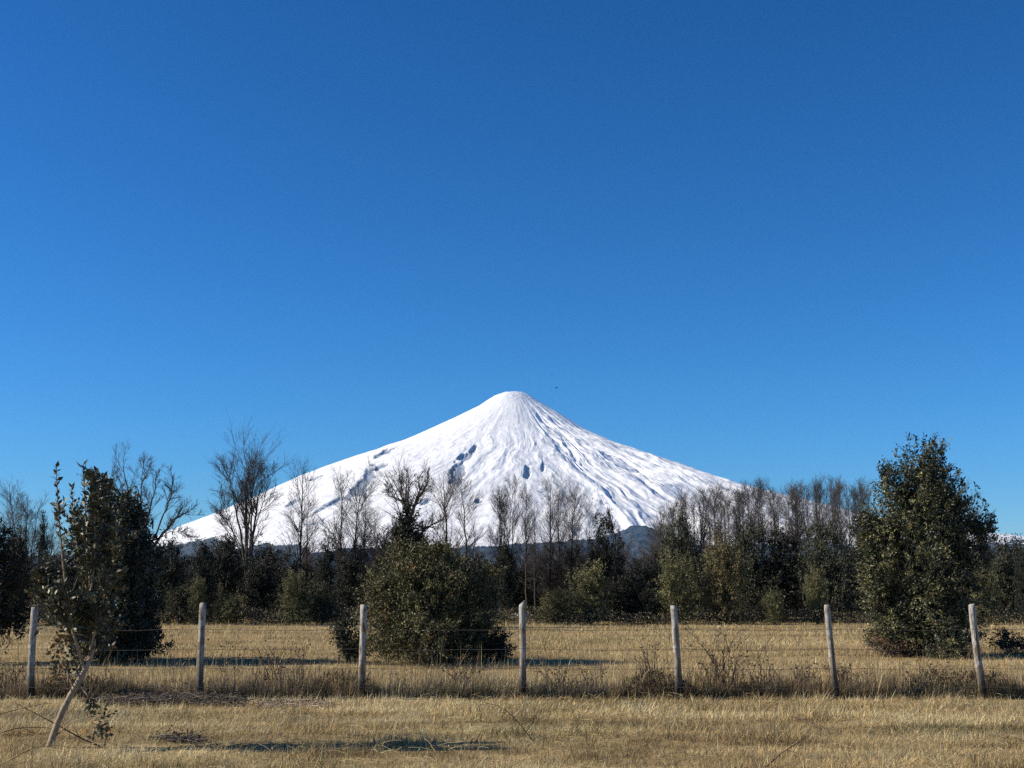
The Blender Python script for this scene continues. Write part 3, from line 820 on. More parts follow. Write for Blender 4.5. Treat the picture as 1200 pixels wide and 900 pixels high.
leafy('small_bush', 'brownish low scrub at the left foot of the tall conical evergreen', 'bush', px_lobes([(1040, 756, 26, 12), (1022, 748, 12, 8), (1060, 762, 18, 10)], yC - 0.4),
      ground(1040, 768), 112, 130, 16, 0.10, 0.045, 0.016, np.array([0.15, 0.10, 0.055]), trunk_r=0.012, nl=8, ntw=120)
leafy('small_bush', 'low leafy shrub right of the leaning last fence post', 'bush', px_lobes([(1180, 752, 20, 10), (1176, 742, 8, 8), (1200, 758, 16, 9)], yC - 0.2),
      ground(1182, 764), 113, 100, 16, 0.09, 0.05, 0.024, DARK * 1.5, trunk_r=0.012, nl=8, ntw=60)

# --- dark broadleaf bush behind the left sapling
yL = gdist(776)
leafy('broadleaf_bush', 'dense dark broadleaf bush in the field right behind the leaning sapling', 'bush',
      px_lobes([(138, 690, 46, 60), (130, 630, 32, 42), (150, 608, 22, 30), (160, 660, 28, 50), (140, 735, 42, 36), (105, 700, 26, 50), (112, 640, 22, 40), (165, 725, 20, 34), (128, 600, 16, 26), (150, 755, 38, 22), (120, 750, 34, 22)], yL, 2.1),
      ground(135, 776), 121, 2300, 24, 0.11, 0.072, 0.036, DARK * 1.9, trunk_r=0.05, nl=14, ntw=600, shell=0.5, bumpy=0.6, mat=M_leaf_gloss,
      extra=shoots_extra([(150, 575, 40), (165, 588, 40), (178, 610, 40), (186, 630, 30), (140, 578, 40), (120, 590, 30), (188, 735, 20)], yL, 50, 0.085, 0.042, DARK * 1.2))
leafy('broadleaf_bush', 'dark evergreen crown cut by the left edge, low twigs hanging over the grass', 'tree',
      px_lobes([(-30, 690, 62, 62), (5, 725, 24, 24), (-60, 640, 60, 60), (22, 738, 10, 8), (-20, 650, 36, 40)], yL - 0.6, 0.9),
      ground(-70, 780), 122, 1200, 20, 0.11, 0.07, 0.034, DARK * 1.1, trunk_r=0.05, nl=12, ntw=400)

# --- leaning sapling near the camera
def make_sapling():
    rng = np.random.default_rng(55)
    Y0 = gdist(876)
    base = ground(62, 876)
    root = thing('laurel_sapling', base, 'young leaning tree with pale trunk and upright leafy shoots, nearest on the left', 'tree')
    s = Y0 / F_PX
    def pl(pts, dys=None):
        P = np.array([at(a, b, Y0 + (dys[i] if dys else 0)) for i, (a, b) in enumerate(pts)])
        n = 16; t = np.linspace(0, 1, len(P)); tt = np.linspace(0, 1, n)
        Q = np.stack([np.interp(tt, t, P[:, k]) for k in range(3)], 1)
        for _ in range(2): Q[1:-1] = (Q[:-2] + 2 * Q[1:-1] + Q[2:]) / 4
        return Q
    A = Acc()
    main = pl([(57, 880), (62, 861), (69, 841), (80, 816), (94, 797), (104, 779), (110, 763), (113, 748), (108, 728), (106, 690), (103, 640), (99, 590), (97, 545)])
    r = np.interp(np.linspace(0, 1, 16), [0, .06, .3, .5, .7, 1], [.044, .034, .030, .023, .014, .004])
    V, q = tubes(main[None], r[None], 10); A.add(V, q, BARKG)
    subs = [(pl([(94, 797), (93, 782), (101, 760), (102, 725), (95, 650)], [0, .05, .1, .1, .1]), .026),
            (pl([(87, 808), (80, 790), (77, 775)]), .014),
            (pl([(98, 780), (88, 750), (80, 715), (74, 660), (68, 600), (66, 548)], [0, -.1, -.15, -.2, -.2, -.2]), .018),
            (pl([(111, 745), (118, 715), (124, 680), (126, 640), (124, 600)], [0, .1, .2, .25, .2]), .018),
            (pl([(104, 770), (112, 735), (122, 700), (134, 660), (140, 625)], [0, -.1, -.2, -.2, -.2]), .014),
            (pl([(94, 760), (80, 730), (62, 710), (50, 690), (46, 672)], [0, .1, .1, .1, .1]), .011),
            (pl([(106, 700), (112, 650), (112, 600), (110, 556)], [0, -.1, -.15, -.15]), .012),
            (pl([(104, 700), (92, 650), (86, 610), (84, 570)], [0, .15, .2, .2]), .012),
            (pl([(110, 720), (120, 670), (121, 610), (118, 562)], [0, .25, .3, .3]), .012),
            (pl([(66, 862), (84, 845), (100, 842), (114, 838), (118, 850), (117, 862)], [0, -.1, -.15, -.2, -.2, -.2]), .006),
            (pl([(86, 806), (76, 808), (68, 798), (62, 780)], [0, -.05, -.1, -.1]), .008),
            (pl([(92, 800), (100, 812), (106, 818), (108, 826)], [0, -.05, -.1, -.1]), .008),
            (pl([(100, 745), (84, 742), (70, 752), (64, 770)], [0, -.1, -.1, -.1]), .008)]
    for Q, rr in subs:
        V, q = tubes(Q[None], (rr * np.linspace(1, 0.25, 16))[None], 7); A.add(V, q, BARKG * 0.9)
    A.build('trunk', M_bark, root, smooth=True, loc=base)
    # leafy shoots springing off the stems
    stems = np.stack([Q for Q, _ in [(main, 0)] + subs[:1] + subs[2:9]]); SR = np.full(stems.shape[:2], .012)
    P1, R1 = grow(rng, stems, SR, 50, 0.20, 0.97, (0.35, 1.0), (0.10, 0.24), 8, 0.5, 0.08, 0.5, 0.3)
    px, py = project(P1[:, -1]); ok = (py > 540) & (px > 38) & ~((px < 60) & (py < 610)) & (px < 150) & ~((px < 88) & (py < 660) & (rng.uniform(size=len(px)) < .85)) & (project(P1[:, 0])[1] < 800) & ~((px > 92) & (py > 735) & (rng.uniform(size=len(px)) < .8))
    P1, R1 = P1[ok], R1[ok]
    P2, R2 = grow(rng, P1, R1, 3, 0.2, 0.9, (0.4, 1.1), (0.35, 0.7), 6, 0.4, 0.1, 0.6, 0.3)
    T = Acc()
    V, q = tubes(P1, np.maximum(R1, .0025), 4); T.add(V, q, BARKG * 0.6)
    V, q = tubes(P2, np.maximum(R2, .002), 3); T.add(V, q, BARKG * 0.6)
    T.build('twigs', M_twig, root, loc=base)['kind'] = 'stuff'
    Lf = Acc()
    def along(P, spacing, t0, col, Ls=0.068, Ws=0.032):
        M, N, _ = P.shape
        ln = np.linalg.norm(np.diff(P, axis=1), axis=2).sum(1)
        for m in range(M):
            n = max(2, int(ln[m] * (1 - t0) / spacing))
            t = np.linspace(t0, 1, n) * (N - 1) * 0.999; i0 = t.astype(int); f = (t - i0)[:, None]
            p = P[m, i0] * (1 - f) + P[m, i0 + 1] * f; tg = unit(P[m, i0 + 1] - P[m, i0])
            ph = np.arange(n) * 2.4 + rng.uniform(0, 6)
            ref = unit(np.cross(tg, [0.1, 1, 0.2])); r2 = np.cross(tg, ref)
            out = ref * np.cos(ph)[:, None] + r2 * np.sin(ph)[:, None]
            D = tg * 0.8 + out * 0.8 + rng.normal(0, 0.25, (n, 3))
            V, F, C = leaves(rng, p, D, Ls * np.exp(rng.normal(0, .2, n)), Ws * np.exp(rng.normal(0, .15, n)), col, 0.3, 0.16)
            Lf.add(V, F, C)
    LC = np.array([0.066, 0.070, 0.040])
    along(P1, 0.022, 0.1, LC); along(P2, 0.022, 0.1, LC)
    along(stems[[0, 2, 3, 6, 7, 8]], 0.016, 0.55, LC)
    # rust coloured lower sprays
    low = np.stack([subs[10][0], subs[11][0], subs[12][0], subs[9][0], subs[5][0], subs[1][0]])
    lowP, lowR = grow(rng, low, np.full(low.shape[:2], .006), 20, 0.4, 0.98, (0.3, 1.2), (0.2, 0.4), 6, 0.1, 0.12, 0.6, 0.3)
    V, q = tubes(lowP, np.maximum(lowR, .0018), 3)
    along(lowP[::2], 0.020, 0.1, np.array([0.16, 0.105, 0.045]), 0.058, 0.030); along(lowP[1::2], 0.020, 0.1, LC * 1.1, 0.062, 0.030)
    Lf.build('foliage', M_leaf_gloss, root, loc=base)['kind'] = 'stuff'
make_sapling()

# ------------------------------------------------------------------ tree line: leafy evergreens and bushes at the far edge of the field
def bush_shape(rng, kind):
    """unit lobes: x,y in [-1,1]*halfwidth, z in [0,1]*height"""
    if kind == 'round':
        return [(0, 0, .55, .85, .8, .45), (-.35, -.1, .6, .5, .5, .35), (.35, .1, .5, .55, .5, .38), (0, 0, .25, .8, .75, .25), (.05, 0, .8, .45, .45, .2)]
    if kind == 'tall':
        return [(0, 0, .5, .7, .7, .38), (-.15, 0, .75, .5, .5, .24), (.1, 0, .88, .3, .3, .13), (.3, 0, .55, .55, .5, .25), (-.4, 0, .4, .5, .5, .28), (0, 0, .2, .75, .7, .2), (.3, .1, .8, .25, .25, .12)]
    if kind == 'cone':
        return [(0, 0, .2, .9, .85, .2), (0, 0, .42, .7, .7, .22), (0, 0, .62, .5, .5, .2), (0, 0, .8, .32, .32, .15), (0, 0, .93, .15, .15, .09)]
    if kind == 'ragged':
        return [(-.45, 0, .55, .42, .4, .2), (.4, .1, .7, .4, .4, .18), (0, 0, .85, .35, .3, .13), (.5, 0, .4, .45, .4, .2), (-.5, 0, .28, .5, .4, .2), (0, 0, .5, .5, .5, .3), (0, 0, .2, .9, .7, .18), (-.2, 0, .72, .25, .3, .12)]

tree_meshes = {}
def variant(kind, v, tone):
    key = (kind, v, tone)
    if key in tree_meshes: return tree_meshes[key]
    rng = np.random.default_rng(1000 + v * 17 + len(kind) * 3)
    H, Wd = 3.2, 1.35     # unit tree: 3.2 m high, 2.7 m wide
    lb = [(x * Wd, y * Wd, z * H, rx * Wd, ry * Wd, rz * H) for (x, y, z, rx, ry, rz) in bush_shape(rng, kind)]
    lb = [(x + rng.normal(0, .12), y + rng.normal(0, .12), z + rng.normal(0, .06), rx * rng.uniform(.85, 1.12), ry, rz * rng.uniform(.88, 1.1)) for (x, y, z, rx, ry, rz) in lb]
    col = {'olive': OLIVE * 1.3, 'dark': DARK * 0.8, 'green': GREEN * 1.2, 'rust': np.array([0.135, 0.115, 0.05])}[tone]
    V, F, C, cc, ax = crown(rng, lb, 720, 26, 0.15, 0.072, 0.034, col, var=0.28, shell=0.6, bumpy=0.55)
    f = mesh_obj('foliage', V, F, M_leaf, cols=C).data
    n = 10; sel = cc[rng.choice(len(cc), n)] * 0.85
    P, R = limbs(rng, (0, 0, -0.1), sel, 0.055, upfirst=0.4)
    V1, q1 = tubes(P, R, 5)
    t = mesh_obj('trunk', V1, q1, M_bark, smooth=True, cols=np.tile(BARKD, (len(V1), 1))).data
    for nm in (f, t):
        o = [o for o in scene.collection.objects if o.data is nm][0]; bpy.data.objects.remove(o)
    tree_meshes[key] = (f, t)
    return f, t

def place_bush(px, top, hw, Y, kind, tone, v, label, cat='tree', group=None, name=None, rz=0.0):
    b = at(px, 700, Y); b[2] = gz(b[0], b[1])
    h = at(px, top, Y)[2]; w = hw * Y / F_PX
    f, t = variant(kind, v, tone)
    root = thing(name or ('evergreen_tree' if cat == 'tree' else 'bush'), b, label, cat, group, rz, (w / 1.35, w / 1.35, h / 3.2))
    for nm, me in (('foliage', f), ('trunk', t)):
        o = bpy.data.objects.new(nm, me); scene.collection.objects.link(o); o.parent = root
        if nm == 'foliage': o['kind'] = 'stuff'
    return root

E0 = 52.5
bushes = [  # px, top, halfwidth, Y, kind, tone, variant, label, category
    (14, 612, 26, 50, 'ragged', 'dark', 0, 'tall dark evergreen beside the left edge of the photo, under the leafless crown', 'tree'),
    (46, 598, 16, 54, 'cone', 'dark', 1, 'slim pointed dark conifer just left of the near sapling', 'tree'),
    (60, 650, 26, 53, 'round', 'dark', 2, 'dark bushy tree filling the gap behind the first fence post', 'tree'),
    (196, 624, 24, 52, 'tall', 'dark', 3, 'tall dark evergreen just right of the dense broadleaf bush', 'tree'),
    (212, 688, 26, 51.5, 'round', 'green', 4, 'low grey green shrub mound left of the second fence post', 'bush'),
    (236, 638, 20, 54, 'tall', 'dark', 5, 'dark narrow evergreen directly above the second fence post', 'tree'),
    (262, 630, 24, 56, 'tall', 'dark', 6, 'dark broad topped evergreen right of the second post, left of the tallest leafless tree', 'tree'),
    (232, 676, 13, 51, 'tall', 'olive', 7, 'narrow sunlit olive shrub behind the top of the second fence post', 'bush'),
    (258, 682, 8, 51, 'cone', 'olive', 8, 'thin spire shaped olive shrub just right of the second post', 'bush'),
    (272, 696, 17, 51, 'round', 'olive', 9, 'small sunlit round shrub at the field edge under the tallest leafless tree', 'bush'),
    (305, 655, 30, 55, 'tall', 'dark', 0, 'very dark evergreen at the foot of the tallest leafless tree', 'tree'),
    (345, 671, 23, 51, 'round', 'olive', 1, 'rounded sunlit olive bush half way between the second and third posts', 'bush'),
    (380, 634, 17, 56, 'tall', 'dark', 2, 'dark tall evergreen with a blunt top left of the third post', 'tree'),
    (335, 645, 22, 57, 'ragged', 'dark', 4, 'dim evergreen behind the rounded sunlit bush', 'tree'),
    (378, 682, 20, 51.5, 'ragged', 'green', 3, 'loose green grey bush right of the rounded sunlit one', 'bush'),
    (410, 652, 24, 55, 'tall', 'dark', 4, 'dark evergreen partly hidden behind the third post and the large bush', 'tree'),
    (592, 640, 16, 56, 'tall', 'dark', 5, 'dark narrow evergreen wrapped round the multi stemmed leafless tree', 'tree'),
    (560, 668, 22, 54, 'round', 'dark', 7, 'dark bushy evergreen against the right side of the large rounded bush', 'tree'),
    (709, 598, 24, 57, 'tall', 'dark', 8, 'tall dark evergreen just left of the gap with the blue hill', 'tree'),
    (652, 690, 22, 51.5, 'round', 'olive', 0, 'low olive bush just right of the fourth post, left end of the mound', 'bush'),
    (690, 660, 30, 52, 'round', 'olive', 5, 'broad sunlit olive bush at the field edge, biggest between the fourth and fifth posts', 'bush'),
    (738, 667, 26, 53, 'ragged', 'dark', 1, 'dark bush in the shade right of the broad olive one', 'bush'),
    (762, 690, 22, 52, 'round', 'dark', 2, 'low black green bush left of the fifth post', 'bush'),
    (797, 602, 30, 57, 'tall', 'green', 6, 'open branched evergreen above the fifth fence post', 'tree'),
    (796, 650, 27, 51.5, 'round', 'olive', 3, 'rounded olive bush directly behind the fifth fence post', 'bush'),
    (850, 634, 33, 51.5, 'tall', 'rust', 4, 'large bush with rusty yellow sunlit leaves right of the fifth post', 'bush'),
    (880, 612, 28, 55, 'tall', 'green', 7, 'green tree rising behind the rusty yellow bush', 'tree'),
    (918, 622, 38, 55, 'tall', 'dark', 9, 'dark broad evergreen left of the sixth post', 'tree'),
    (906, 688, 14, 50.8, 'round', 'olive', 6, 'little ball shaped olive bush on the field edge left of the sixth post', 'bush'),
    (968, 612, 36, 54, 'tall', 'green', 8, 'tall olive green tree directly behind the sixth fence post', 'tree'),
    (957, 667, 15, 51.5, 'round', 'olive', 7, 'round sunlit clump growing just left of the top of the sixth post', 'bush'),
    (1000, 636, 28, 56, 'round', 'dark', 3, 'dark evergreen between the sixth post and the tall conical tree', 'tree'),
    (1150, 660, 24, 51.5, 'round', 'olive', 8, 'olive bush just right of the tall conical evergreen', 'bush'),
    (1176, 640, 26, 54, 'ragged', 'green', 9, 'green tree under the distant snowy slope near the right edge', 'tree'),
    (1204, 636, 16, 53, 'tall', 'dark', 1, 'dark evergreen cut by the right edge of the photo', 'tree'),
]
for k, (px, top, hw, Y, kind, tone, v, lab, cat) in enumerate(bushes):
    place_bush(px, top, hw, Y, kind, tone, v, lab, cat, rz=(k * 0.37) % 0.8 - 0.4)
# back row: one dark wall of evergreens
rb = np.random.default_rng(31)
BACK_AT = ['cut by the left edge of the photo', 'behind the first fence post', 'behind the lower left of the near sapling', 'behind the sapling crown', 'behind the middle of the dense broadleaf bush', 'behind the right side of the dense broadleaf bush',
           'left of the second post', 'right of the second post', 'left of the tallest leafless tree', 'right of the tallest leafless tree', 'behind the rounded sunlit bush', 'left of the third post', 'right of the third post',
           'behind the top of the large rounded bush', 'behind the right of the large rounded bush', 'left of the fourth post', 'right of the fourth post', 'behind the left of the olive mound', 'behind the right of the olive mound',
           'below the blue hill', 'behind the fifth post', 'behind the rusty yellow bush', 'left of the little ball shaped bush', 'right of the little ball shaped bush', 'behind the sixth post', 'behind the tall conical evergreen', 'at the right edge of the photo']
for k, px in enumerate(np.linspace(-30, 1240, 27)):
    top = 641 + 8 * math.sin(k * 1.7) + rb.uniform(-5, 5)
    if 600 < px < 680: top += 22
    if 735 < px < 775: top += 10
    place_bush(px + rb.uniform(-8, 8), top, rb.uniform(36, 48), rb.uniform(59, 66), ['tall', 'round', 'ragged'][k % 3], 'dark', int(rb.integers(0, 3)),
               'dark evergreen of the shaded back row, ' + BACK_AT[k], 'tree', 'dark back row of evergreens', rz=rb.uniform(-.5, .5))

# undergrowth along the far edge of the field
def make_undergrowth():
    rng = np.random.default_rng(12)
    n = 46000
    X = rng.uniform(-24, 24, n); Y = 50.6 + rng.gamma(1.5, 0.9, n)
    hh = (0.25 + 0.55 * fbm(X * 0.8, X * 0, 9, 3)) * rng.uniform(0.1, 1, n)
    P = np.stack([X, Y, hh], 1)
    col = np.where(rng.uniform(size=(n, 1)) < 0.5, DARK * 1.3, np.array([0.12, 0.10, 0.055]))
    V, F, C = leaves(rng, P, rng.normal(size=(n, 3)) + [0, 0, .5], 0.085, 0.035, col, 0.35)
    tag(mesh_obj('undergrowth', V, F, M_leaf, cols=C), 'low dark undergrowth where the field meets the trees', 'undergrowth', kind='stuff')
make_undergrowth()

# ------------------------------------------------------------------ leafless trees
TWIG = np.array([0.082, 0.074, 0.070])
def bare_mesh(seed, H=8.0, style='slim'):
    rng = np.random.default_rng(seed)
    N = 14
    def stem(x0, y0, lean, h, r, fork=0):
        z = np.linspace(0, h, N)
        x = x0 + lean[0] * z + np.cumsum(rng.normal(0, .035, N)); y = y0 + lean[1] * z + np.cumsum(rng.normal(0, .035, N))
        return np.stack([x, y, z], 1), r * (1 - 0.93 * np.linspace(0, 1, N) ** 0.85)
    S = []; R = []
    if style == 'slim':
        p, r = stem(0, 0, rng.normal(0, .02, 2), H, 0.105); S.append(p); R.append(r)
        a, b, c, d = 30, (0.35, 0.75), (0.18, 0.34), 0.34
    elif style == 'grove':
        p, r = stem(0, 0, rng.normal(0, .02, 2), H, 0.092); S.append(p); R.append(r)
        a, b, c, d = 22, (0.3, 0.65), (0.13, 0.25), 0.5
    elif style == 'broom':
        for k in range(6):
            an = k * 1.05 + rng.uniform(0, 1); l = rng.uniform(.04, .14)
            p, r = stem(.1 * math.cos(an), .1 * math.sin(an), (l * math.cos(an), l * math.sin(an) * .8), H * rng.uniform(.8, 1), 0.07); S.append(p); R.append(r)
        a, b, c, d = 20, (0.3, 0.75), (0.15, 0.3), 0.25
    elif style == 'ash':
        for k in range(4):
            an = k * 1.6 + rng.uniform(0, 1); l = rng.uniform(.02, .12)
            p, r = stem(.12 * math.cos(an), .12 * math.sin(an), (l * math.cos(an), l * math.sin(an) * .8), H * (1 - l * 1.2) * rng.uniform(.88, 1), 0.10); S.append(p); R.append(r)
        a, b, c, d = 22, (0.35, 0.8), (0.2, 0.36), 0.28
    elif style == 'spread':
        for k in range(7):
            an = k * 0.9 + rng.uniform(0, .6); l = rng.uniform(.15, .75)
            p, r = stem(0, 0, (0, 0), H * rng.uniform(.75, 1), 0.12)
            w = np.clip(np.linspace(-0.28, 1, N), 0, 1) ** 1.1
            p[:, 0] += math.cos(an) * l * H * w; p[:, 1] += math.sin(an) * l * H * w * .7
            p[:, 2] *= (1 - .35 * l * w) ; S.append(p); R.append(r)
        a, b, c, d = 17, (0.4, 1.0), (0.18, 0.38), 0.35
    elif style == 'thicket':
        for k in range(14):
            an = rng.uniform(0, 6.28); l = rng.uniform(.02, .45)
            p, r = stem(rng.normal(0, .5), rng.normal(0, .4), (l * math.cos(an), l * math.sin(an)), H * rng.uniform(.5, 1), 0.03); S.append(p); R.append(r)
        a, b, c, d = 14, (0.3, 0.8), (0.2, 0.4), 0.15
    S = np.array(S); R = np.array(R)
    m = len(S)
    B1, R1 = grow(rng, S, R, a, d, 0.97, b, c, 8, 0.5, 0.05, 0.5, 0.2, 0.85)
    R1 = np.clip(R1, 0.008, 0.05)
    B2, R2 = grow(rng, B1, R1, 7, 0.12, 0.97, (0.35, 0.85), (0.4, 0.75), 6, 0.35, 0.05, 0.6, 0.3, 0.6)
    R2 = np.clip(R2, 0.005, 0.02)
    k3 = 5 if len(B2) < 900 else 4
    B3, R3 = grow(rng, B2, R2, k3, 0.1, 1.0, (0.35, 0.85), (0.45, 0.85), 4, 0.25, 0.07, 0.6, 0.5, 0.4)
    R3 = np.clip(R3, 0.003, 0.01)
    A = Acc()
    V, q = tubes(S, R, 7); A.add(V, q, BARKD * 0.65)
    V, q = tubes(B1, R1, 4); A.add(V, q, BARKD * 0.7)
    trunk = A.build('trunk', M_bark, smooth=True)
    T = Acc()
    V, q = tubes(B2, R2, 3); T.add(V, q, TWIG * 0.9)
    V, q = tubes(B3, R3, 3); T.add(V, q, TWIG)
    tw = T.build('twigs', M_twig)
    res = (trunk.data, tw.data)
    bpy.data.objects.remove(trunk); bpy.data.objects.remove(tw)
    return res, float(np.max(B3[..., 2]))

bare_cache = {}
def bare(px, top, Y, style, v, label, group=None, wide=1.0, rz=None, base_py=None):
    key = (style, v)
    if key not in bare_cache: bare_cache[key] = bare_mesh(300 + v * 13 + len(style), 8.0 if style != 'thicket' else 3.5, style)
    (tm, wm), Hm = bare_cache[key]
    b = at(px, 700, Y); b[2] = gz(b[0], b[1]) - 0.05
    h = at(px, top, Y)[2]; s = h / Hm
    root = thing('bare_shrub' if style == 'thicket' else 'bare_tree', b, label, 'shrub' if style == 'thicket' else 'tree', group, (px * 1.7) % 6.28 if rz is None else rz, (s * wide, s * wide, s))
    for nm, me in (('trunk', tm), ('twigs', wm)):
        o = bpy.data.objects.new(nm, me); scene.collection.objects.link(o); o.parent = root
        if nm == 'twigs': o['kind'] = 'stuff'
    return root

bares = [
    (22, 556, 60, 'broom', 0, 'leafless tree with a rounded twiggy crown at the left edge of the photo', 1.15),
    (58, 592, 64, 'slim', 1, 'thin leafless tree just left of the near sapling, behind the pointed conifer', 1.2),
    (297, 520, 60, 'slim', 2, 'slender leafless stem close behind the tallest leafless tree', 1.0),
    (350, 528, 60, 'slim', 4, 'slim leafless tree with a narrow feathery top right of the tallest one', 1.1),
    (357, 575, 62, 'slim', 0, 'small leafless tree half hidden behind the slim feathery one', 1.2),
    (398, 540, 62, 'slim', 5, 'leafless tree with sparse twigs, left of three against the snow above the third post', 1.0),
    (414, 545, 60, 'slim', 3, 'leafless tree in the middle of three against the snow above the third post', 1.2),
    (427, 552, 58, 'slim', 1, 'leafless tree, right of three against the snow above the third post', 1.1),
    (530, 535, 57, 'slim', 2, 'tall leafless tree with a full twiggy crown above the right side of the large bush', 1.3),
    (543, 548, 58, 'slim', 5, 'leafless tree leaning against the full crowned one above the large bush', 1.3),
    (455, 590, 61, 'thicket', 1, 'grey twiggy shrub left of the pointed black green evergreen', 1.4),
    (590, 549, 57, 'broom', 4, 'broom shaped leafless tree with many stems above the fourth post', 0.95),
    (616, 560, 59, 'slim', 6, 'slim straight leafless tree just right of the broom shaped one', 1.0),
    (628, 572, 55, 'slim', 0, 'slightly leaning thin leafless trunk, second to the right of the broom shaped tree', 0.9),
    (646, 545, 59, 'slim', 7, 'leafless tree with a long clear trunk above the left of the olive mound', 1.0),
    (655, 552, 61, 'slim', 4, 'thin leafless tree touching the one with the long clear trunk', 0.9),
    (668, 556, 58, 'slim', 3, 'paired leafless tree above the left end of the broad olive bush', 1.1),
    (674, 560, 62, 'slim', 6, 'thinner stem of the pair above the broad olive bush', 1.0),
    (691, 574, 60, 'slim', 5, 'short leafless tree just left of the tall dark evergreen', 0.75),
    (1142, 556, 60, 'slim', 1, 'feathery leafless tree behind the right side of the tall conical evergreen', 1.1),
    (1105, 580, 62, 'broom', 4, 'leafless tree seen through the crown of the tall conical evergreen', 1.0),
]
for (px, top, Y, st, v, lab, wd) in bares: bare(px, top, Y, st, v, lab, wide=wd)
def bare_custom(seed, Y, base, paths, label, n1=14, n2=8, n3=8, l1=(0.12, 0.3), r0=0.10, k=1.0):
    """a leafless tree whose main limbs follow given courses"""
    rng = np.random.default_rng(seed)
    b = at(base, 700, Y); b[2] = 0
    root = thing('bare_tree', b, label, 'tree')
    S = []; R = []
    for pts, r in paths:
        P = np.array([at(x, y, Y) for x, y in pts]); dep = rng.normal(0, .6)
        t = np.linspace(0, 1, len(P)); tt = np.linspace(0, 1, 14)
        Q = np.stack([np.interp(tt, t, P[:, j]) for j in range(3)], 1)
        for _ in range(2): Q[1:-1] = (Q[:-2] + 2 * Q[1:-1] + Q[2:]) / 4
        Q[:, 1] += dep * tt * (1 if len(pts) > 2 else 0); Q += rng.normal(0, .02, Q.shape)
        S.append(Q); R.append(r * (1 - .85 * tt))
    S = np.array(S); R = np.array(R)
    B1, R1 = grow(rng, S, R, n1, .3, .98, (.35, .9), l1, 8, .45, .07, .5, .2, .5); R1 = np.clip(R1, .008, .045)
    B2, R2 = grow(rng, B1, R1, n2, .12, .97, (.35, .85), (.4, .75), 6, .3, .06, .6, .3, .6); R2 = np.clip(R2, .005, .02)
    B3, R3 = grow(rng, B2, R2, n3, .1, 1, (.35, .85), (.45, .85), 4, .2, .07, .6, .5, .4); R3 = np.clip(R3, .003, .01)
    A = Acc(); V, q = tubes(S, R, 7); A.add(V, q, BARKD * 0.75); V, q = tubes(B1, R1, 4); A.add(V, q, BARKD * 0.8)
    A.build('trunk', M_bark, root, smooth=True, loc=b)
    T = Acc(); V, q = tubes(B2, R2, 3); T.add(V, q, TWIG * .9); V, q = tubes(B3, R3, 3); T.add(V, q, TWIG)
    T.build('twigs', M_twig, root, loc=b)['kind'] = 'stuff'
bare_custom(1, 50, 160, [([(160, 733), (162, 690), (161, 650), (156, 610), (148, 575), (143, 545)], .08), ([(162, 655), (170, 625), (178, 600), (186, 575), (188, 552)], .05),
    ([(163, 665), (180, 640), (194, 624), (206, 608), (218, 603), (226, 594)], .075), ([(160, 620), (166, 590), (168, 560), (170, 545)], .035),
    ([(174, 645), (192, 605), (200, 580), (204, 562)], .04), ([(186, 632), (203, 622), (220, 624), (230, 634)], .022), ([(156, 605), (142, 588), (134, 568), (130, 555)], .035)],
    'wide spreading leafless tree with crooked limbs behind the dense broadleaf bush', 15, 7, 4, (.14, .30))
bare_custom(2, 58, 288, [([(290, 733), (289, 680), (288, 620), (288, 570), (290, 560), (291, 545)], .095), ([(289, 680), (283, 630), (277, 590), (274, 575), (270, 556)], .06),
    ([(290, 690), (297, 640), (301, 590), (308, 572), (313, 556)], .065), ([(292, 660), (300, 615), (310, 588), (319, 562)], .035), ([(288, 670), (276, 635), (266, 603), (257, 582)], .035),
    ([(288, 620), (283, 598), (282, 562)], .03), ([(289, 650), (294, 600), (298, 578), (300, 556)], .04), ([(287, 650), (272, 622), (262, 606), (252, 596)], .025)],
    'tallest leafless tree, several stems, between the second and third posts', 15, 8, 4, (.17, .36))
bare_custom(3, 50, 480, [([(480, 733), (478, 680), (478, 630), (476, 600), (470, 580), (460, 566)], .12), ([(478, 615), (486, 592), (496, 578), (504, 562)], .09), ([(477, 605), (478, 585), (480, 560)], .05),
    ([(480, 640), (494, 622), (508, 612), (518, 610)], .07), ([(474, 590), (460, 582), (452, 570)], .05), ([(488, 590), (492, 575), (490, 556)], .05)],
    'gnarled leafless tree with curved limbs above the pointed black evergreen', 14, 7, 4, (.18, .42))
# twiggy undergrowth in the gaps
TH_AT = ['right of the second post', 'under the tallest leafless tree', 'left of the pointed black green evergreen', 'over the middle of the large rounded bush', 'over the right shoulder of the large rounded bush', 'right beside the large rounded bush', 'above the fourth post, behind the broom shaped tree', 'just right of the slim straight tree', 'behind the pair of slim trunks', 'left of the tall dark evergreen beside the blue hill', 'right of the tall dark evergreen beside the blue hill', 'in front of the blue hill', 'above the fifth post, left end of the dense row', 'low, right above the top of the fourth post', 'low, behind the left end of the olive mound', 'low, behind the broad olive bush', 'behind the rusty yellow bush', 'left of the tree behind the sixth post']
for k, (px, top, hw) in enumerate([(250, 628, 1.5), (320, 630, 1.5), (440, 610, 1.4), (510, 620, 1.4), (560, 628, 1.3), (575, 655, 1.3), (610, 635, 1.5), (635, 628, 1.6), (660, 628, 1.6), (685, 632, 1.4),
                                   (735, 618, 1.3), (748, 640, 1.2), (785, 590, 1.2), (620, 665, 1.5), (645, 660, 1.5), (670, 665, 1.3), (840, 625, 1.3), (935, 625, 1.3)]):
    bare(px, top, 60 + (k * 7) % 8, 'thicket', k % 3, 'grey brown leafless shrub ' + TH_AT[k], 'leafless shrubs under the bare trees', wide=hw)
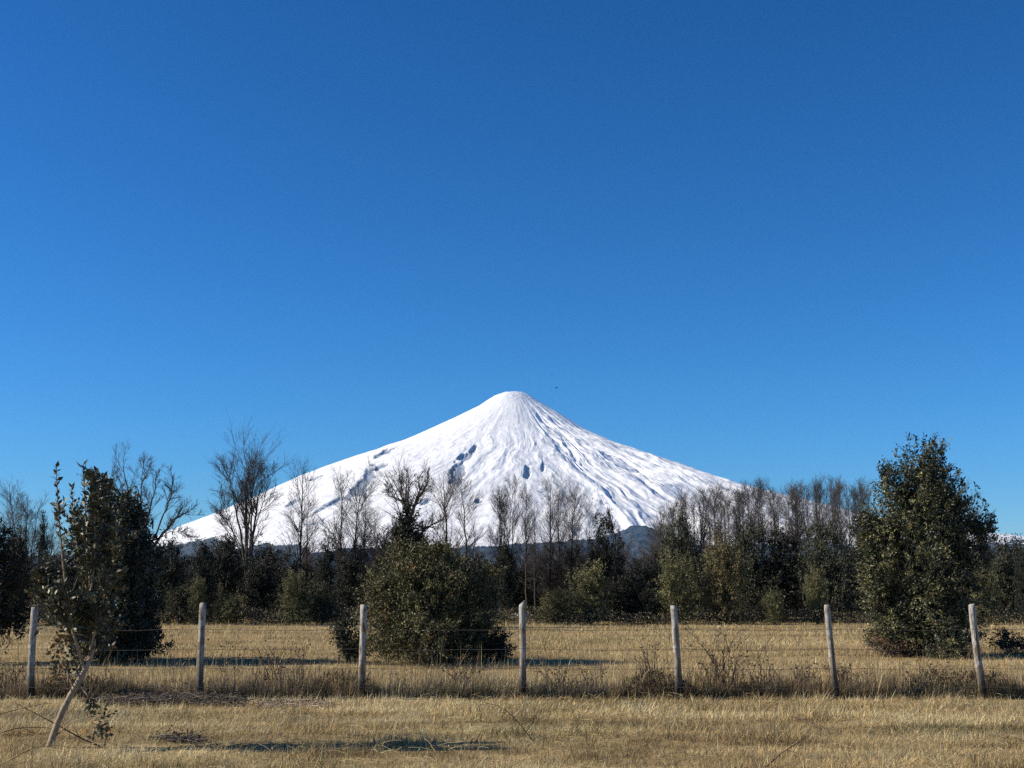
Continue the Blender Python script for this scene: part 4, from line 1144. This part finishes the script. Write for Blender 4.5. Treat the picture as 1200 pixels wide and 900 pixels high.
# dense leafless row on the right
rr_ = np.random.default_rng(77)
row = np.linspace(778, 1022, 60)
SEG = ['above the fifth post', 'behind the green ragged tree', 'above the rusty yellow bush', 'above the dark broad evergreen', 'left of the sixth post', 'beside the tall conical evergreen']
ORD = ['first', 'second', 'third', 'fourth', 'fifth', 'sixth', 'seventh', 'eighth', 'ninth', 'tenth']
for k, px in enumerate(row):
    t = np.interp(px, [778, 800, 850, 900, 960, 1020], [590, 572, 562, 557, 553, 556]) + rr_.uniform(-5, 12)
    bare(px + rr_.uniform(-4, 4), t, rr_.uniform(64, 80), 'grove', k % 5, '%s leafless tree from the left among those %s' % (ORD[k % 10], SEG[k // 10]), 'dense row of leafless trees on the right', wide=rr_.uniform(.85, 1.2))

# ------------------------------------------------------------------ brambles and dry weeds along the fence
STEM = np.array([0.075, 0.055, 0.042])
def bramble(px, py, wpx, hpx, n, leafn, seed, label, Y=None, leafcol=None, arch=0.9):
    rng = np.random.default_rng(seed)
    b = ground(px, py); Y = b[1]; s = Y / F_PX
    root = thing('bramble', b, label, 'bramble', 'brambles along the fence')
    w, h = wpx * s, hpx * s
    S = b + np.stack([rng.normal(0, w * .22, n), rng.normal(0, .12, n), np.zeros(n)], 1)
    an = rng.uniform(0, 6.28, n); reach = rng.uniform(.2, 1, n) * w; hh = h * rng.uniform(.35, 1, n)
    t = np.linspace(0, 1, 9)
    Q = np.zeros((n, 9, 3))
    ar = rng.uniform(0.1, arch, n)
    for k in range(9):
        Q[:, k, 0] = S[:, 0] + np.cos(an) * reach * t[k] ** 1.3
        Q[:, k, 1] = S[:, 1] + np.sin(an) * reach * .5 * t[k] ** 1.3
        Q[:, k, 2] = hh * (t[k] * (1 + ar) - ar * t[k] ** 2.2)
    Q += rng.normal(0, .008, Q.shape)
    R = np.tile(np.linspace(.0052, .0022, 9)[None], (n, 1)) * rng.uniform(.7, 1.2, (n, 1))
    A = Acc(); V, q = tubes(Q, R, 4); A.add(V, q, STEM)
    B, RB = grow(rng, Q, R, 2, .3, .95, (.4, 1.1), (.12, .28), 5, .1, .1, .6, .4); V, q = tubes(B, np.maximum(RB, .0018), 3); A.add(V, q, STEM * 1.2)
    A.build('stems', M_twig, root, loc=b)['kind'] = 'stuff'
    if leafn:
        i = rng.integers(0, n, leafn); k = rng.integers(3, 9, leafn); P = Q[i, k] + rng.normal(0, .02, (leafn, 3))
        V, F, C = leaves(rng, P, rng.normal(size=(leafn, 3)), .045, .026, leafcol if leafcol is not None else DARK * 1.4, .35)
        mesh_obj('foliage', V, F, M_leaf, root, cols=C, matrix_loc=b)['kind'] = 'stuff'
    return root

BR = np.array([0.10, 0.075, 0.04])
brs = [
    (322, 815, 40, 62, 55, 90, 'dark upright bramble clump half way between the second and third posts'),
    (265, 814, 34, 80, 9, 30, 'sparse bramble with one tall arching cane right of the second post'),
    (352, 814, 12, 60, 14, 10, 'narrow tuft of dark stems left of the third post, beside the bramble clump'),
    (545, 814, 40, 42, 60, 120, 'low tangled bramble between the third and fourth posts, below the large bush'),
    (655, 816, 36, 36, 60, 120, 'low dark bramble just right of the fourth post'),
    (695, 815, 26, 40, 24, 40, 'thin bramble in the middle of the span between the fourth and fifth posts'),
    (765, 816, 28, 60, 60, 80, 'bushy bramble against the left side of the fifth post'),
    (845, 817, 58, 80, 90, 170, 'largest bramble with long arching canes right of the fifth post'),
    (895, 816, 30, 56, 34, 70, 'bramble with a few dark leaves left of the sixth post'),
    (945, 815, 26, 38, 50, 90, 'dense low bramble just left of the sixth post'),
    (990, 814, 20, 34, 70, 220, 'dark leafy clump hugging the right foot of the sixth post'),
    (1095, 813, 36, 44, 50, 80, 'bramble leaning left between the sixth and seventh posts'),
    (1160, 812, 28, 26, 40, 70, 'short bramble around the foot of the leaning seventh post'),
    (15, 815, 34, 40, 60, 90, 'low bramble left of the first fence post'),
    (60, 812, 20, 36, 24, 40, 'thin bramble between the first post and the sapling'),
    (232, 815, 12, 16, 40, 130, 'small dark tuft round the foot of the second post'),
    (470, 816, 24, 26, 24, 20, 'short dry bramble right of the third post'),
]
for k, (px, py, w, h, n, lf, lab) in enumerate(brs): bramble(px, py, w, h, max(7, int(n * .65)), lf, 500 + k, lab, leafcol=BR if k % 3 else DARK * 1.3)

# fallen branches and cuttings on the mown grass
def branch(pts, r, label, seed, nsub=0, name='fallen_branch', cat='branch', lift=None):
    rng = np.random.default_rng(seed)
    P = np.array([at(a, b, Y) for (a, b, Y) in pts])
    if lift is not None:
        for i in range(len(P)): P[i] = ground(pts[i][0], pts[i][1]); P[i][2] = lift[i]
    t = np.linspace(0, 1, len(P)); tt = np.linspace(0, 1, 14)
    Q = np.stack([np.interp(tt, t, P[:, k]) for k in range(3)], 1)
    for _ in range(2): Q[1:-1] = (Q[:-2] + 2 * Q[1:-1] + Q[2:]) / 4
    A = Acc(); R = r * np.linspace(1, .35, 14)
    V, q = tubes(Q[None], R[None], 6); A.add(V, q, STEM)
    if nsub:
        B, RB = grow(rng, Q[None], R[None], nsub, .2, .95, (.4, 1.0), (.1, .35), 6, .1, .08, .6, .4)
        B[..., 2] = np.maximum(B[..., 2], 0.02)
        V, q = tubes(B, np.maximum(RB, .0022), 4); A.add(V, q, STEM * 1.1)
    o = A.build(name, M_twig, loc=Q[0]); tag(o, label, cat)
    return o
g = gdist
branch([(626, 870, g(870)), (612, 852, g(870)), (600, 838, g(870)), (585, 827, g(870)), (566, 823, g(870))], .006, 'dark cane arching out of the mown grass in the middle foreground', 1, 2, 'arching_cane', 'cane')
branch([(120, 876, g(876)), (96, 866, g(876)), (68, 850, g(876)), (40, 835, g(876)), (18, 824, g(876))], .008, 'long straight dark branch propped across the foot of the sapling', 2, 4)
branch([(-20, 872, 0), (20, 866, 0), (60, 864, 0), (90, 870, 0)], .006, 'thin branch lying in the grass left of the sapling trunk', 3, 5, lift=[.05, .12, .10, .04])
branch([(-10, 842, 0), (30, 838, 0), (56, 835, 0)], .006, 'thin dark branch lying behind the sapling at the left edge', 4, 3, lift=[.03, .09, .12])
branch([(10, 896, 0), (40, 884, 0), (70, 882, 0), (105, 886, 0)], .004, 'pale dry stick on the grass below the sapling', 5, 3, lift=[.03, .07, .07, .04])
branch([(898, 903, 0), (915, 894, 0), (946, 884, 0)], .007, 'dark stick poking up at the bottom edge right of centre', 6, 2, lift=[.03, .08, .16])
branch([(928, 848, 0), (942, 852, 0), (957, 855, 0)], .010, 'short dark twig bundle lying in the mown grass below the sixth post', 7, 9, 'twig_bundle', 'twigs', lift=[.08, .08, .05])
branch([(730, 830, 0), (750, 832, 0), (768, 835, 0)], .004, 'thin bent twig lying in the mown grass in front of the fifth post', 8, 2, lift=[.05, .11, .04])
branch([(385, 768, 18.2), (370, 790, 18.2), (340, 806, 18.2), (318, 816, 18.2)], .005, 'pale dry stalk slanting over the bramble clump beside the third post', 9, 0, 'dry_stalk', 'stalk')

def brush_heap(name, label, x0, x1, py, dpy, n, seed, hmax=.12, col=BARKD):
    rng = np.random.default_rng(seed)
    px = rng.uniform(x0, x1, n); pyy = py + rng.uniform(-dpy, dpy, n)
    G = np.array([ground(a, b) for a, b in zip(px, pyy)])
    e = 1 - np.abs((px - (x0 + x1) / 2) / ((x1 - x0) / 2)) ** 2
    G[:, 2] = rng.uniform(.02, hmax, n) * (0.35 + .65 * e)
    a = rng.uniform(0, 3.14, n); ln = rng.uniform(.1, .4, n)
    d = np.stack([np.cos(a), np.sin(a) * .5, rng.normal(0, .15, n)], 1) * ln[:, None] / 2
    P = np.stack([G - d, G + np.array([0, 0, .02]), G + d], 1); P[..., 2] = np.maximum(P[..., 2], .01)
    A = Acc(); V, q = tubes(P, rng.uniform(.002, .007, (n, 1)) * np.ones((n, 3)), 4); A.add(V, q, np.repeat(np.clip(col * np.exp(rng.normal(0, .4, (n, 1))), .02, .5), 12, axis=0))
    m = n * 3; i = rng.integers(0, n, m); Pl = G[i] + rng.normal(0, .05, (m, 3)); Pl[:, 2] = np.maximum(Pl[:, 2], .01)
    V, F, C = leaves(rng, Pl, rng.normal(size=(m, 3)), .032, .016, BARKD * .7, .4); A.add(V, F, C)
    c = G.mean(0); c[2] = 0
    tag(A.build(name, M_twig, loc=c), label, 'brush pile')
brush_heap('brush_pile', 'long low heap of dark cut twigs in front of the second post', 105, 285, 824, 5, 900, 21, .10)
brush_heap('brush_pile', 'small dark heap of clippings in the foreground grass below the second post', 188, 236, 869, 3, 110, 22, .035)
brush_heap('brush_pile', 'thin spread of brown twigs before the upright bramble clump', 300, 385, 828, 5, 160, 23, .06, BARKG)

# low white trough behind the fourth post, white paint glimpsed between the trunks
def make_trough():
    Yt = 57.0
    a = at(597, 720, Yt); b = at(622, 720, Yt)
    root = thing('white_trough', (0.5 * (a[0] + b[0]), Yt, 0), 'low white object glimpsed between dark trunks on both sides of the fourth fence post', 'trough')
    L = b[0] - a[0]
    def box(name, x0, x1, y0, y1, z0, z1):
        V = np.array([(x, y, z) for z in (z0, z1) for y in (y0, y1) for x in (x0, x1)], float)
        F = np.array([[0, 2, 3, 1], [4, 5, 7, 6], [0, 1, 5, 4], [2, 6, 7, 3], [0, 4, 6, 2], [1, 3, 7, 5]])
        o = mesh_obj(name, V, F, M_white, root); return o
    box('panel', -L / 2, L / 2, -.22, -.19, .10, .32); box('panel', -L / 2, L / 2, .19, .22, .10, .32)
    box('floor_board', -L / 2, L / 2, -.188, .188, .10, .13)
    box('end_board', -L / 2 - .03, -L / 2 - .002, -.22, .22, .10, .33); box('end_board', L / 2 + .002, L / 2 + .03, -.22, .22, .10, .33)
    for sx in (-1, 1): box('leg', sx * L * .4 - .03, sx * L * .4 + .03, -.15, .15, -.02, .098)
make_trough()

# a far bird over the right shoulder of the summit
def make_bird():
    c = at(652, 454.5, 130.0)
    root = thing('bird', c, 'tiny dark speck of a flying bird in the sky right of the summit', 'bird')
    V = []; N = 9; K = 8
    for i in range(N):
        s = i / (N - 1); r = 0.045 * math.sin(math.pi * min(1, s * 1.02 + .01)) ** .6 * (1 if s < .7 else 1 - (s - .7) * 1.6)
        for j in range(K):
            a = 2 * math.pi * j / K; V.append(((s - .5) * .34, math.cos(a) * r, math.sin(a) * r + .01 * s))
    F = [[i * K + j, i * K + (j + 1) % K, (i + 1) * K + (j + 1) % K, (i + 1) * K + j] for i in range(N - 1) for j in range(K)]
    mesh_obj('body', np.array(V), np.array(F), M_bird, root, smooth=True)
    for sg in (-1, 1):
        W = []
        for i in range(6):
            s = i / 5; x = .03 - .05 * s * s; y = sg * (.03 + .28 * s); z = .05 * math.sin(s * 2.4); ch = .11 * (1 - .75 * s)
            W += [(x + ch / 2, y, z + .006), (x - ch / 2, y, z + .006), (x - ch / 2, y, z - .004), (x + ch / 2, y, z - .004)]
        F = [[i * 4 + j, i * 4 + (j + 1) % 4, (i + 1) * 4 + (j + 1) % 4, (i + 1) * 4 + j] for i in range(5) for j in range(4)] + [[20, 21, 22, 23]]
        mesh_obj('wing', np.array(W), np.array(F), M_bird, root)
make_bird()

# ------------------------------------------------------------------ air
HAZE = 1.4e-5
if HAZE > 0:
    x0, x1, y0, y1, z0, z1 = -30000, 30000, -1500, 26000, -8, 2450
    V = np.array([(x, y, z) for z in (z0, z1) for y in (y0, y1) for x in (x0, x1)], float)
    F = np.array([[0, 2, 3, 1], [4, 5, 7, 6], [0, 1, 5, 4], [2, 6, 7, 3], [0, 4, 6, 2], [1, 3, 7, 5]])
    m = bpy.data.materials.new('haze_air'); m.use_nodes = True; nt = m.node_tree; nt.nodes.clear()
    pv = nt.nodes.new('ShaderNodeVolumePrincipled'); out = nt.nodes.new('ShaderNodeOutputMaterial')
    pv.inputs['Color'].default_value = (0.16, 0.50, 1.0, 1); pv.inputs['Density'].default_value = HAZE; pv.inputs['Anisotropy'].default_value = 0.0
    nt.links.new(pv.outputs[0], out.inputs['Volume'])
    hz = mesh_obj('haze', V, F, m); tag(hz, kind='stuff')
